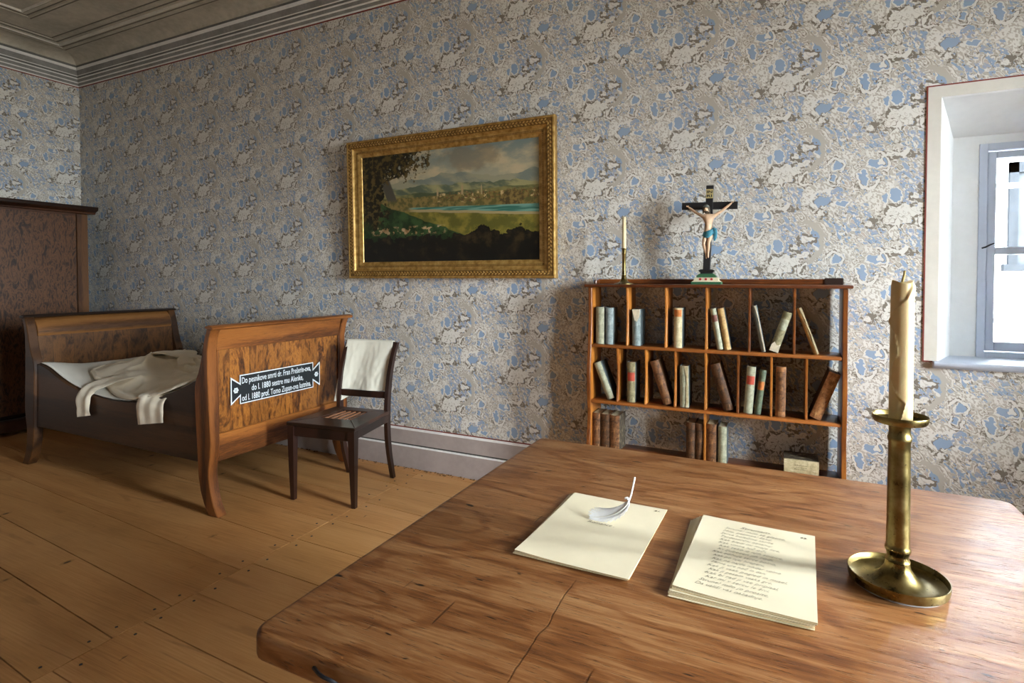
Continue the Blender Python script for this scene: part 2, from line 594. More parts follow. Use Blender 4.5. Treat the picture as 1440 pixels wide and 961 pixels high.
def landscape():
    """Oil landscape: sky and clouds, hills, a town above a green river, a meadow, a tree and a dark foreground."""
    g = G('oil_landscape')
    v = g.coords()
    x, y, z = g.sep(v)
    U, V = x / 1.38, z / 0.786
    q = g.vec(U * 1.75, V, 0.0)
    n3 = g.noise(q, 3, 4, 0.6)
    n8 = g.noise(q, 8, 4, 0.6)
    n20 = g.noise(q, 20, 3, 0.6)
    n50 = g.noise(q, 55, 2, 0.6)
    sky = g.mix(g.ss(V, 0.6, 1.0), hx('a39d84'), hx('74827f'))
    cl = g.noise(g.vec(U * 2.2, V * 2.6, 3.3), 2.2, 5, 0.6)
    sky = g.mix(g.ss(cl, 0.45, 0.65), sky, hx('b9a989'))
    du, dv = (U - 0.66) * 5.5, (V - 0.86) * 8.0
    dcl = g.ss(du * du + dv * dv + (n8 - 0.5) * 2.6, 1.1, 0.3)
    sky = g.mix(dcl * 0.6, sky, hx('7b6d57'))
    col = sky
    for base, amp, sc, c1, c2, off in ((0.715, 0.30, 2.9, '767d74', '95927a', 0.0), (0.65, 0.25, 3.6, '55604f', '9a9468', 4.0), (0.595, 0.10, 5.0, '475239', '857e4e', 9.0)):
        rn = g.noise(g.vec(U * sc + off, 0.0, off), 1.0, 4, 0.55)
        ridge = base + (rn - 0.5) * amp
        m = g.ss(ridge - V, 0.0, 0.006)
        face = g.mix(g.ss(g.noise(g.vec(U * 5.0 + V * 3.0, V * 5.0, off), 1.6, 4, 0.6), 0.4, 0.6), hx(c1), hx(c2))
        col = g.mix(m, col, face)
    # plain with the town
    plainm = g.ss(0.565 + (n8 - 0.5) * 0.03 - V, 0.0, 0.006)
    pc = g.mix(g.ss(n20, 0.42, 0.58), hx('5b5730'), hx('857240'))
    col = g.mix(plainm, col, pc)
    town = g.ss(g.m('ABSOLUTE', V - 0.535 + (n3 - 0.5) * 0.05), 0.05, 0.03) * g.ss(U, 0.40, 0.5)
    bl = g.n.new('ShaderNodeTexVoronoi')
    bl.distance = 'CHEBYCHEV'
    g.put(bl.inputs['Vector'], g.vec(U * 44.0, V * 34.0, 0.0))
    bl.inputs['Scale'].default_value = 1.0
    bm_ = g.ss(E(g, bl.outputs['Distance']), 0.32, 0.28) * g.ss(n20, 0.45, 0.52)
    col = g.mix(town * bm_, col, hx('c2a878'))
    col = g.mix(town * g.ss(n50, 0.56, 0.6) * 0.8, col, hx('6a3f28'))
    for u0, v0, v1, w in ((0.605, 0.555, 0.615, 0.007), (0.71, 0.545, 0.60, 0.005), (0.465, 0.555, 0.60, 0.006)):
        ht = 1.0 - g.ss(V, v1, v1 + 0.045)
        tm = g.ss(g.m('ABSOLUTE', U - u0), ht * w, ht * w - 0.002) * g.ss(V, v0 - .002, v0)* (V < v1 + 0.045)
        col = g.mix(tm, col, hx('a8906a'))
    hu, hv = (U - 0.865) * 15.0, (V - 0.50) * 15.0
    col = g.mix(g.ss(hu * hu + hv * hv + (n8 - 0.5) * 1.4, 1.1, 0.8), col, g.mix(g.ss(n20, 0.4, 0.6), hx('4d4027'), hx('85703f')))
    # river
    top = 0.475 - (U - 0.3) * 0.045
    bot = 0.455 - (U - 0.3) * 0.115 + (n3 - 0.5) * 0.03
    riv = g.ss(top - V, 0.0, 0.005) * g.ss(V - bot, 0.0, 0.005) * g.ss(U, 0.28, 0.33)
    rc = g.mix(g.ss(g.noise(g.vec(U * 5.0, V * 60.0, 0.0), 1.0, 2), 0.45, 0.6), hx('34695d'), hx('6f9a8c'))
    shore = g.ss(top - V, 0.0, 0.005) * g.ss(V - bot, -0.022, -0.017) * g.ss(U, 0.28, 0.33)
    col = g.mix(shore, col, hx('a3926a'))
    col = g.mix(riv, col, rc)
    # meadow
    mead = g.ss(bot - 0.018 - V, 0.0, 0.006)
    mc = g.mix(g.ss(n8, 0.4, 0.62), hx('5c5a24'), hx('8a7d35'))
    col = g.mix(mead, col, mc)
    # green hill at the left
    hill = g.ss(0.60 - U * 0.62 + (n8 - 0.5) * 0.07 - V, 0.0, 0.01)
    col = g.mix(hill, col, g.mix(g.ss(n8, 0.4, 0.6), hx('1c2f16'), hx('36502a')))
    rk = g.ss(0.035 - g.m('ABSOLUTE', U - 0.16 - (0.66 - V) * 0.25), 0.0, 0.01) * g.ss(V, 0.52, 0.56) * g.ss(V, 0.76, 0.72)
    col = g.mix(rk, col, hx('4d4a40'))
    # herd and people, then the dark bushes in front
    herd = g.ss(g.m('ABSOLUTE', V - 0.275), 0.045, 0.02) * g.ss(g.m('ABSOLUTE', U - 0.28), 0.25, 0.2) * g.ss(n20, 0.52, 0.58)
    col = g.mix(herd, col, g.mix(g.ss(n8, 0.4, 0.6), hx('8a6a45'), hx('b79c76')))
    fgm = g.ss(0.225 + (n8 - 0.5) * 0.22 + (n20 - 0.5) * 0.12 - V + g.ss(g.m('ABSOLUTE', U - 0.72), 0.09, 0.0) * 0.09 + g.ss(g.m('ABSOLUTE', U - 0.9), 0.07, 0.0) * 0.06, 0.0, 0.012)
    col = g.mix(fgm, col, g.mix(g.ss(n8, 0.5, 0.7), hx('100f09'), hx('3a2e1a')))
    # tree
    tu = g.m('ABSOLUTE', U - 0.085 + (V - 0.5) * (V - 0.5) * 0.25 - (n3 - 0.5) * 0.03)
    trunk = g.ss(tu, 0.016, 0.011) * g.ss(V, 0.27, 0.3) * g.ss(V, 0.8, 0.76)
    br = g.ss(g.m('ABSOLUTE', V - 0.70 - (U - 0.1) * 0.55 + (n3 - 0.5) * 0.1), 0.012, 0.007) * g.ss(U, 0.09, 0.1) * g.ss(U, 0.32, 0.28)
    col = g.mix(g.mx(trunk, br), col, hx('17110a'))
    fu, fv = (U - 0.17) / 0.26, (V - 0.89) / 0.19
    fol = g.ss((n8 - 0.5) * 2.6 + (n20 - 0.5) * 3.2 + (n50 - 0.5) * 1.6 + 0.72 - (fu * fu + fv * fv), 0.0, 0.16)
    fol2 = g.ss(U - 0.13 + (n8 - 0.5) * 0.22 + (n20 - .5) * .1, 0.01, 0.0) * g.ss(V, 0.25, 0.4)
    fc = g.mix(g.ss(n20, 0.46, 0.6), hx('1a180b'), hx('574822'))
    col = g.mix(g.mx(fol, fol2), col, fc)
    lowl = g.ss(V, 0.20, 0.02)
    col = g.mix(lowl * 0.5, col, hx('0c0b08'))
    return g.done(col, 0.4, 0, 0.4)


M_OIL = landscape()


def leather(name, base, dark, worn, gold=None):
    g = G(name)
    v = g.coords()
    n = g.noise(v, 45, 5, 0.7)
    n2 = g.noise(g.mapping(v, (90, 90, 24)), 1.0, 4, 0.65)
    c = g.mix(g.ss(n, 0.36, 0.62), dark, base)
    c = g.mix(g.ss(n2, 0.56, 0.68) * 0.8, c, worn)
    g.bump(n2, 0.2, 0.001)
    return g.done(c, 0.6, 0, 0.35)


L_GREEN = leather('cover_pale_grey_green', hx('a3a38b'), hx('858672'), hx('b5b29b'))
L_BLUEGREY = leather('cover_blue_grey', hx('8a9697'), hx('6c787a'), hx('a3aba6'))
L_CREAM = leather('cover_cream_vellum', hx('c5b894'), hx('a79a78'), hx('d2c8aa'))
L_TAN = leather('cover_tan', hx('ba985f'), hx('8f7044'), hx('ceb27c'))
L_OLIVE = leather('cover_olive', hx('8d8565'), hx('6a6448'), hx('a29b7c'))
L_BROWN = leather('cover_brown_leather', hx('7b5232'), hx('452b19'), hx('9c7248'))
L_TANBR = leather('cover_rubbed_tan_leather', hx('a87549'), hx('734a2a'), hx('c29765'))
L_DKGREEN = leather('cover_dark_green', hx('5f6b55'), hx('454f40'), hx('7a8268'))
L_DKBROWN = leather('cover_dark_brown', hx('5a3a22'), hx('33200f'), hx('7c5733'))
L_SIDE = leather('cover_slate_paper', hx('4c5557'), hx('3a4143'), hx('5f6667'))
L_MARBLE = leather('cover_marbled_paper', hx('4a4034'), hx('2a231b'), hx('c2b594'))
L_PAGES = leather('book_pages', hx('c9bd9c'), hx('a99b79'), hx('d6ccae'))
L_RED = plain('label_red', hx('a8402c'), 0.7, var=0.2, scale=60)
L_ORANGE = plain('label_orange', hx('b0672c'), 0.7, var=0.25, scale=60)
L_MAROON = plain('label_maroon', hx('71453a'), 0.7, var=0.25, scale=60)
L_TORN = plain('torn_paper', hx('c9bfa8'), 0.8, var=0.15, scale=50)
M_BLACKPAINT = plain('black_paint', hx('1c1b1d'), 0.45)
M_SIGN_W = plain('sign_white', hx('c9d0d6'), 0.6)
M_SIGN_B = plain('sign_black', hx('161c20'), 0.45)
M_FLESH = plain('painted_flesh', hx('cba98a'), 0.5, var=0.15, scale=40)
M_HAIR = plain('painted_hair', hx('4a4338'), 0.6)
M_LOIN = plain('painted_blue_cloth', hx('3a8094'), 0.5, var=0.2, scale=50)
M_TITULUS = plain('titulus_parchment', hx('b7a570'), 0.6)
M_BGREEN = plain('base_green', hx('2e5a3c'), 0.5)
M_BCREAM = plain('base_cream', hx('cfc3a4'), 0.5)
M_BRED = plain('base_red', hx('a3252b'), 0.5)
M_FACADE = plaster('neighbour_render', hx('8e9194'), 0.1, 1.2)
M_FACADE_G = plain('neighbour_grey', (0.0065, 0.0072, 0.0084), 0.6, spec=0.0)
M_LEAD = plain('dark_pane', (0.013, 0.0145, 0.0165), 0.4, spec=0.0)


# ------------------------------------------------------------------ mesh helpers
class MB:
    def __init__(s): s.v, s.f, s.m = [], [], []

    def add(s, vs, fs, mi=0, T=None):
        o = len(s.v)
        s.v += [tuple(T @ Vector(p)) if T else tuple(p) for p in vs]
        s.f += [tuple(i + o for i in f) for f in fs]
        s.m += [mi] * len(fs)
        return s

    def solid(s, vs, fs, b=0.0, seg=1, mi=0, T=None, ang=0.5):
        """Adds a closed solid whose sharp edges are bevelled."""
        if not b: return s.add(vs, fs, mi, T)
        bm = bmesh.new()
        bv = [bm.verts.new(p) for p in vs]
        for f in fs: bm.faces.new([bv[i] for i in f])
        bmesh.ops.recalc_face_normals(bm, faces=bm.faces)
        ed = [e for e in bm.edges if len(e.link_faces) == 2 and e.calc_face_angle(0) > ang]
        bmesh.ops.bevel(bm, geom=ed, offset=b, segments=seg, profile=0.5, affect='EDGES', clamp_overlap=True)
        bm.verts.index_update()
        r = ([v.co[:] for v in bm.verts], [[v.index for v in f.verts] for f in bm.faces])
        bm.free()
        return s.add(r[0], r[1], mi, T)

    def box(s, x0, x1, y0, y1, z0, z1, b=0.0, seg=1, mi=0, T=None):
        v = [(x, y, z) for x in (x0, x1) for y in (y0, y1) for z in (z0, z1)]
        return s.solid(v, [(0, 1, 3, 2), (4, 6, 7, 5), (0, 4, 5, 1), (2, 3, 7, 6), (0, 2, 6, 4), (1, 5, 7, 3)], b, seg, mi, T)

    def prism(s, pts, a0, a1, axis, b=0.0, seg=1, mi=0, T=None):
        """A polygon extruded along an axis: axis y takes (x,z) points, x takes (y,z), z takes (x,y)."""
        def P(p, a):
            return (p[0], a, p[1]) if axis == 'y' else (a, p[0], p[1]) if axis == 'x' else (p[0], p[1], a)
        n = len(pts)
        v = [P(p, a0) for p in pts] + [P(p, a1) for p in pts]
        f = [tuple(range(n))[::-1], tuple(range(n, 2 * n))] + [(i, (i + 1) % n, n + (i + 1) % n, n + i) for i in range(n)]
        return s.solid(v, f, b, seg, mi, T, 0.7)

    def lathe(s, prof, n=40, c=(0, 0, 0), mi=0, T=None, a0=0.0):
        v, f = [], []
        for r, z in prof:
            for k in range(n):
                a = a0 + 2 * PI * k / n
                v.append((c[0] + r * math.cos(a), c[1] + r * math.sin(a), c[2] + z))
        for i in range(len(prof) - 1):
            for k in range(n):
                f.append((i * n + k, i * n + (k + 1) % n, (i + 1) * n + (k + 1) % n, (i + 1) * n + k))
        f.append(tuple(range(n))[::-1])
        f.append(tuple(range((len(prof) - 1) * n, len(prof) * n)))
        return s.add(v, f, mi, T)

    def rings(s, rings, closed=True, mi=0, T=None):
        n = len(rings[0])
        v = [p for r in rings for p in r]
        f = []
        for i in range(len(rings) - 1):
            for k in range(n):
                f.append((i * n + k, i * n + (k + 1) % n, (i + 1) * n + (k + 1) % n, (i + 1) * n + k))
        if closed:
            f.append(tuple(range(n))[::-1])
            f.append(tuple(range((len(rings) - 1) * n, len(rings) * n)))
        return s.add(v, f, mi, T)

    def tube(s, pts, rad, n=8, mi=0, T=None, flat=1.0, side=None):
        pts = [Vector(p) for p in pts]
        R = []
        for i, p in enumerate(pts):
            t = (pts[min(i + 1, len(pts) - 1)] - pts[max(i - 1, 0)]).normalized()
            a = Vector(side) if side else (Vector((0, 0, 1)) if abs(t.z) < 0.9 else Vector((1, 0, 0)))
            u = (a - t * a.dot(t)).normalized()
            w = t.cross(u)
            r = rad[i] if isinstance(rad, (list, tuple)) else rad
            R.append([tuple(p + u * (r * math.cos(2 * PI * k / n)) + w * (r * flat * math.sin(2 * PI * k / n))) for k in range(n)])
        return s.rings(R, True, mi, T)

    def grid(s, fn, nu, nv, mi=0):
        v = [tuple(fn(i / nu, j / nv)) for j in range(nv + 1) for i in range(nu + 1)]
        f = [(j * (nu + 1) + i, j * (nu + 1) + i + 1, (j + 1) * (nu + 1) + i + 1, (j + 1) * (nu + 1) + i) for j in range(nv) for i in range(nu)]
        return s.add(v, f, mi)

    def build(s, name, mats, parent=None, smooth=0.6, label=None, loc=None, fix=True):
        me = bpy.data.meshes.new(name)
        me.from_pydata(s.v, [], s.f)
        mats = mats if isinstance(mats, (list, tuple)) else [mats]
        for m in mats: me.materials.append(m)
        me.polygons.foreach_set('material_index', s.m)
        if fix:
            bm = bmesh.new()
            bm.from_mesh(me)
            bmesh.ops.recalc_face_normals(bm, faces=bm.faces)
            bm.to_mesh(me)
            bm.free()
        if smooth:
            me.polygons.foreach_set('use_smooth', [True] * len(me.polygons))
            me.set_sharp_from_angle(angle=smooth)
        o = bpy.data.objects.new(name, me)
        COL.objects.link(o)
        if parent: o.parent = parent
        if label: o['label'] = label
        if loc: o.location = loc
        return o


def mod(o, kind, **kw):
    md = o.modifiers.new(kind.lower(), kind)
    for k, v in kw.items(): setattr(md, k, v)
    return o


def tag(o, label, cat, group=None):
    o['label'], o['category'] = label, cat
    if group: o['group'] = group
    return o


def empty(name, loc, rz=0.0):
    o = bpy.data.objects.new(name, None)
    o.empty_display_size = 0.05
    o.location = loc
    o.rotation_euler = (0, 0, rz)
    COL.objects.link(o)
    return o


def struct(o):
    o['kind'] = 'structure'
    return o


def lerp(a, b, t): return a + (b - a) * t


def interp(tab, x):
    if x <= tab[0][0]: return tab[0][1]
    for (x0, y0), (x1, y1) in zip(tab, tab[1:]):
        if x <= x1: return y0 + (y1 - y0) * (x - x0) / (x1 - x0)
    return tab[-1][1]


def spline(pts, n):
    """Catmull-Rom through points."""
    P = [Vector(p) for p in pts]
    P = [2 * P[0] - P[1]] + P + [2 * P[-1] - P[-2]]
    out = []
    segs = len(P) - 3
    for k in range(n + 1):
        t = k / n * segs
        i = min(int(t), segs - 1)
        u = t - i
        a, b, c, d = P[i:i + 4]
        out.append(0.5 * ((2 * b) + (c - a) * u + (2 * a - 5 * b + 4 * c - d) * u * u + (3 * b - a - 3 * c + d) * u ** 3))
    return out


def text_mesh(name, s, size, T, mat, parent, width=None, shear=0.0, bold=0.0, align='LEFT', depth=0.0003, spacing=1.0):
    cu = bpy.data.curves.new(name, 'FONT')
    cu.body = s
    cu.size = size
    cu.shear = shear
    cu.offset = bold
    cu.align_x = align
    cu.space_character = spacing
    cu.extrude = depth
    cu.resolution_u = 3
    tmp = bpy.data.objects.new(name, cu)
    COL.objects.link(tmp)
    dg = bpy.context.evaluated_depsgraph_get()
    me = bpy.data.meshes.new_from_object(tmp.evaluated_get(dg))
    bpy.data.objects.remove(tmp)
    bpy.data.curves.remove(cu)
    xs = [v.co.x for v in me.vertices]
    if width and xs:
        k = width / (max(xs) - min(xs))
        x0 = min(xs) if align == 'LEFT' else 0
        for v in me.vertices: v.co.x = (v.co.x - x0) * k
    me.transform(T)
    me.materials.clear()
    me.materials.append(mat)
    me.name = name
    o = bpy.data.objects.new(name, me)
    COL.objects.link(o)
    o.parent = parent
    return o


def join_meshes(objs, name):
    """Merges the meshes of several flat letterings into the first object."""
    bm = bmesh.new()
    for o in objs: bm.from_mesh(o.data)
    bm.to_mesh(objs[0].data)
    bm.free()
    for o in objs[1:]: bpy.data.objects.remove(o)
    objs[0].name = name
    return objs[0]


# ------------------------------------------------------------------ floor
fl = struct(MB().box(XL - .3, XR + .3, YB - .3, YD + .3, -0.3, -0.03).build('floor', M_DARK))
JX = -2.21
LEFT = [(3.30, -.06), (3.08, -.055), (2.87, -.05), (2.609, -.044), (2.270, -.05), (2.002, -.053), (1.706, -.066), (1.393, -.07), (1.171, -.068), (0.923, -.062), (0.64, -.06), (0.35, -.06), (0.07, -.06), (-0.2, -.06), (-0.5, -.06), (-0.78, -.06), (-1.06, -.06), (-1.35, -.06), (-1.62, -.06), (-1.9, -.06), (-2.2, -.06), (-2.5, -.06), (-2.8, -.06), (-3.1, -.06)]
RIGHT = [(3.30, -.03), (3.12, -.03), (2.86, -.035), (2.561, -.0405), (2.304, -.03), (2.042, -.018), (1.7725, -.015), (1.500, -.024), (1.281, -.03), (0.981, -.02), (0.70, -.02), (0.42, -.02), (0.15, -.02), (-0.12, -.02), (-0.4, -.02), (-0.68, -.02), (-0.95, -.02), (-1.25, -.02), (-1.55, -.02), (-1.9, -.02), (-2.2, -.02), (-2.5, -.02), (-2.9, -.02)]


def clip_y(poly, lim, keep_below):
    out = []
    for a, b in zip(poly, poly[1:] + poly[:1]):
        ia, ib = (a[1] <= lim) == keep_below, (b[1] <= lim) == keep_below
        if ia: out.append(a)
        if ia != ib:
            t = (lim - a[1]) / (b[1] - a[1])
            out.append((a[0] + (b[0] - a[0]) * t, lim))
    return out


nails = MB()
for tab, xa, xb in ((LEFT, XL + .004, JX - .0022), (RIGHT, JX + .0022, XR - .004)):
    for (ya, sa), (yb, sb) in zip(tab, tab[1:]):
        G2 = 0.0022
        poly = [(xa, yb + sb * (xa - JX) + G2), (xb, yb + sb * (xb - JX) + G2), (xb, ya + sa * (xb - JX) - G2), (xa, ya + sa * (xa - JX) - G2)]
        poly = clip_y(clip_y(poly, YD - .012, True), YB + .004, False)
        if len(poly) < 3: continue
        cx, cy = (xa + xb) / 2, (ya + yb) / 2
        MB().prism([(p[0] - cx, p[1] - cy) for p in poly], -0.03, 0, 'z', b=0.0005).build('floorboard', M_FLOOR, fl, smooth=0, loc=(cx, cy, random.uniform(-.0012, 0.0)))
        xe = xb - 0.045 if tab is LEFT else xa + 0.045
        for t in (0.2, 0.8):
            y = lerp(yb, ya, t)
            if y < YD - .03:
                nails.lathe([(0.006, 0.0), (0.0055, 0.0012)], 7, (xe + random.uniform(-.01, .01), y, 0))
nl = nails.build('nail_head', M_IRON, fl)
nl['kind'] = 'stuff'


# ------------------------------------------------------------------ walls with window openings
def wall_panel(name, mat, T, x0, x1, holes, z1, th=0.56, parent=None):
    """A wall in local coordinates: inner face at y = 0, outside at y = th, holes as (x0, x1, z0, z1)."""
    m = MB()
    xs = x0
    for hx0, hx1, hz0, hz1 in holes:
        m.box(xs, hx0, 0, th, -.3, z1, T=T)
        m.box(hx0, hx1, 0, th, -.3, hz0, T=T)
        m.box(hx0, hx1, 0, th, hz1, z1, T=T)
        xs = hx1
    m.box(xs, x1, 0, th, -.3, z1, T=T)
    return struct(m.build(name, mat, smooth=0))


T_BACK = Matrix.Translation((0, YD, 0))
T_RIGHT = Matrix.Translation((XR, 0, 0)) @ Matrix.Rotation(-PI / 2, 4, 'Z')   # local x -> -Y, local y -> +X
T_REAR = Matrix.Translation((0, YB, 0)) @ Matrix.Rotation(PI, 4, 'Z')
WZ0, WZ1 = 0.935, 2.172
H1 = (0.668, 1.72, WZ0, WZ1)
H2 = (-2.2, -1.0, WZ0, 2.8)                      # local x on the right wall: y from 0.85 to 2.25
H_FILL = (-0.75, 0.45, 0.82, 2.05)  # made-up window out of view, added as fill light for the left side
wall_panel('wall_back', M_WALL_X, T_BACK, XL - .56, XR + .56, [H1], ZC + .3)
wall_panel('wall_right', M_WALL_Y, T_RIGHT, -YD, -YB, [H2, H_FILL], ZC + .3)
wall_panel('wall_rear', M_WALL_X, T_REAR, -XR - .56, -XL + .56, [], ZC + .3)
struct(MB().box(XL - .56, XL, YB, YD, -.3, ZC + .3).build('wall_left', M_WALL_Y, smooth=0))


def window(n, T, h, along):
    """A casement in a splayed plaster niche; local y = 0 is the wall face."""
    x0, x1, z0, z1 = h
    W = empty('window_%d' % n, (0, 0, 0))
    struct(W)
    d = 0.315                                    # depth of the niche
    sx, szt = 0.117, 0.13
    a0, a1, at, ab = x0 + sx, x1 - sx, z1 - szt, z0
    f0, f1, ft, fb = a0 + 0.105, a1 - 0.105, at - 0.042, ab - 0.002
    m = MB()
    lead = 0.025                                 # softened arris

    def ringpts(k):
        y, e = k
        return y, e
    prof = [(0.0, 0.0), (0.006, 0.006), (0.03, 0.014), (d, 1.0)]
    rings_ = []
    for y, e in prof:
        ex = e if e == 1.0 else None
        if ex: l, r, t = a0, a1, at
        else: l, r, t = x0 + e, x1 - e, z1 - e
        rings_.append([(l, y, ab), (l, y, t), (r, y, t), (r, y, ab)])
    for A, Bq in zip(rings_, rings_[1:]):
        for i in range(3):
            m.add([A[i], A[i + 1], Bq[i + 1], Bq[i]], [(0, 1, 2, 3)], 0, T)
    # back face of the niche round the frame, and the outer reveal
    m.box(a0 - .15, f0, d, .56, ab - .1, at + .15, T=T)
    m.box(f1, a1 + .15, d, .56, ab - .1, at + .15, T=T)
    m.box(f0, f1, d, .56, ft, at + .15, T=T)
    m.box(f0, f1, d + .075, .56, ab - .1, fb, T=T)
    m.build('window_reveal', M_WHITE, W, smooth=0.4, fix=False)
    # painted plaster band and its red line round the opening
    b = MB()
    bw = 0.051
    zb = z0 + .012
    b.prism([(x0 - bw, zb), (x0, zb), (x0, z1), (x1, z1), (x1, zb), (x1 + bw, zb), (x1 + bw, z1 + bw), (x0 - bw, z1 + bw)], -0.003, 0.0, 'y', mi=0, T=T)
    lw = 0.006
    X0, X1, Z1 = x0 - bw, x1 + bw, z1 + bw
    b.prism([(X0 - lw, zb - lw), (X0, zb - lw), (X0, Z1), (X1, Z1), (X1, zb - lw), (X1 + lw, zb - lw), (X1 + lw, Z1 + lw), (X0 - lw, Z1 + lw)], -0.0045, 0.0, 'y', mi=1, T=T)
    b.box(X0, x0, -.0045, 0, zb - lw, zb, mi=1, T=T)
    b.box(x1, X1, -.0045, 0, zb - lw, zb, mi=1, T=T)
    b.build('window_surround', [M_TRIM, M_RED], W, smooth=0)
    # sill
    s = MB().prism([(-.03, z0 - .012), (-.03, z0 + .008), (-.026, z0 + .012), (d + .08, z0 + .004), (d + .08, z0 - .02), (-.02, z0 - .02)], x0 - .018, x1 + .018, 'x', b=0.002, T=T @ Matrix.Rotation(0, 4, 'Z'))
    s.build('window_sill', M_WINBLUE, W)
    # frame
    fr = MB()
    fy0, fy1 = d - .004, d + .07
    fw = 0.034
    fr.box(f0, f0 + fw, fy0, fy1, fb, ft, .002, T=T)
    fr.box(f1 - fw, f1, fy0, fy1, fb, ft, .002, T=T)
    fr.box(f0 + fw, f1 - fw, fy0, fy1, ft - fw, ft, .002, T=T)
    fr.box(f0 + fw, f1 - fw, fy0, fy1, fb, fb + fw, .002, T=T)
    fr.build('window_frame', M_WINBLUE, W)
    mid = (f0 + f1) / 2
    for k, (l, r) in enumerate(((f0 + fw + .005, mid - .001), (mid + .001, f1 - fw - .005))):
        t_, b_ = ft - fw - .005, fb + fw + .004
        st = 0.034
        sa = MB()
        y0_, y1_ = d + .012, d + .055
        sa.box(l, l + st, y0_, y1_, b_, t_, .003, T=T)
        sa.box(r - st, r, y0_, y1_, b_, t_, .003, T=T)
        sa.box(l + st, r - st, y0_, y1_, t_ - st, t_, .003, T=T)
        sa.box(l + st, r - st, y0_, y1_, b_, b_ + .046, .003, T=T)
        S = sa.build('sash', M_WINBLUE, W)
        zm = 1.47
        MB().box(l + st, r - st, y0_ + .006, y1_ - .006, zm - .018, zm + .018, .003, T=T).build('muntin', M_WINBLUE, S)
        MB().box(l + st, r - st, d + .031, d + .034, b_ + .046, zm - .015, T=T).build('pane', M_GLASS, S, smooth=0)
        MB().box(l + st, r - st, d + .031, d + .034, zm + .015, t_ - st, T=T).build('pane', M_GLASS, S, smooth=0)
        if k == 0:
            la = MB().tube([(l - .022, d - .004, 1.484), (l - .012, d - .018, 1.488), (l + .004, d - .016, 1.498), (l + .024, d - .012, 1.507)], [.0035, .0042, .0038, .003], 8, T=T)
            la.build('latch', M_IRON, W)
    # outer winter sash, flush with the facade
    ow = MB()
    oy0, oy1 = .49, .535
    ow.box(f0, f0 + .05, oy0, oy1, fb, ft, .003, T=T)
    ow.box(f1 - .05, f1, oy0, oy1, fb, ft, .003, T=T)
    ow.box(f0, f1, oy0, oy1, ft - .05, ft, .003, T=T)
    ow.box(f0, f1, oy0, oy1, fb, fb + .05, .003, T=T)
    ow.box(mid - .03, mid + .03, oy0, oy1, fb, ft, .003, T=T)
    ow.box(f0 + .05, f1 - .05, oy0 + .01, oy1 - .01, 1.80, 1.825, .003, T=T)
    ow.box(f0 + .05, f1 - .05, oy0 + .01, oy1 - .01, 1.10, 1.125, .003, T=T)
    ow.build('outer_sash', M_WINBLUE, W)
    return W


for n_, (T_, h_) in enumerate(((T_BACK, H1), (T_RIGHT, H2), (T_RIGHT, H_FILL))):  # the third window and its portal are added fill light
    window(n_ + 1, T_, h_, 'x')
    pw, ph = h_[1] - h_[0] - .42, h_[3] - h_[2] - .16
    o_ = portal('window_portal', (0, 0, 0), (0, 0, 0), pw, ph)
    o_.matrix_world = T_ @ Matrix.Translation(((h_[0] + h_[1]) / 2, .57, (h_[2] + h_[3]) / 2 - .06)) @ Matrix.Rotation(-PI / 2, 4, 'X')

# ------------------------------------------------------------------ ceiling, cornice, baseboards
ce = struct(MB().box(XL - .5, XR + .5, YB - .5, YD + .5, ZC, ZC + .3).build('ceiling', M_CEIL, smooth=0))


def ring_profile(name, prof, mats, parent=None, smooth=0.5):
    """Sweeps a profile of (distance from wall, z, material) round the room with mitred corners."""
    m = MB()
    loops = [[(XL + d, YD - d, z), (XR - d, YD - d, z), (XR - d, YB + d, z), (XL + d, YB + d, z)] for d, z, _ in prof]
    for (a, b, p) in zip(loops, loops[1:], prof):
        for i in range(4):
            j = (i + 1) % 4
            m.add([a[i], a[j], b[j], b[i]], [(0, 1, 2, 3)], p[2])
    return m.build(name, mats, parent, smooth=smooth, fix=False)


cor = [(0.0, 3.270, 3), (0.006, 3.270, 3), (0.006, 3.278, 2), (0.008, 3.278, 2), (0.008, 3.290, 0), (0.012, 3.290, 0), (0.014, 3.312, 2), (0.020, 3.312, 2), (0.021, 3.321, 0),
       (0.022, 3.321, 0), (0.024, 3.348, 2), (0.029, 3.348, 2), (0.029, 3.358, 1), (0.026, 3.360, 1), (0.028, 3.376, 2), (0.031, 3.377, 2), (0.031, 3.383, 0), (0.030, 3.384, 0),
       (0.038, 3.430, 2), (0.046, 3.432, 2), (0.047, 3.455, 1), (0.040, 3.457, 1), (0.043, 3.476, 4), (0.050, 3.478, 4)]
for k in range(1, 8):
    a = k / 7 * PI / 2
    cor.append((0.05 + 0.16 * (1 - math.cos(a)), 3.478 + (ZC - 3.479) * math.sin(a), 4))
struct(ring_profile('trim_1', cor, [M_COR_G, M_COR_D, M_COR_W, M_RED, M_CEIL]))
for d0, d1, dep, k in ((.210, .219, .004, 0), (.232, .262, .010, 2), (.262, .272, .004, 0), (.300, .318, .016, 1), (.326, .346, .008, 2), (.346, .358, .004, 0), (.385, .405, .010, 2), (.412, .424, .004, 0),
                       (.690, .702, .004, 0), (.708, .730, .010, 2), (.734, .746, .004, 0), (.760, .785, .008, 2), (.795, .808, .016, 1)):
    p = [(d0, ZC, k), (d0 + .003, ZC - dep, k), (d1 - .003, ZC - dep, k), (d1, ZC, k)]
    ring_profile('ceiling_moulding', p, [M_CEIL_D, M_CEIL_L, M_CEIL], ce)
bprof = [(0.024, 0.0, 0), (0.024, 0.146, 0), (0.023, 0.148, 1), (0.019, 0.156, 1), (0.012, 0.157, 2), (0.011, 0.166, 0), (0.011, 0.262, 1), (0.010, 0.272, 1), (0.004, 0.2725, 1), (0.004, 0.277, 3), (0.003, 0.284, 3), (0.0, 0.284, 3)]


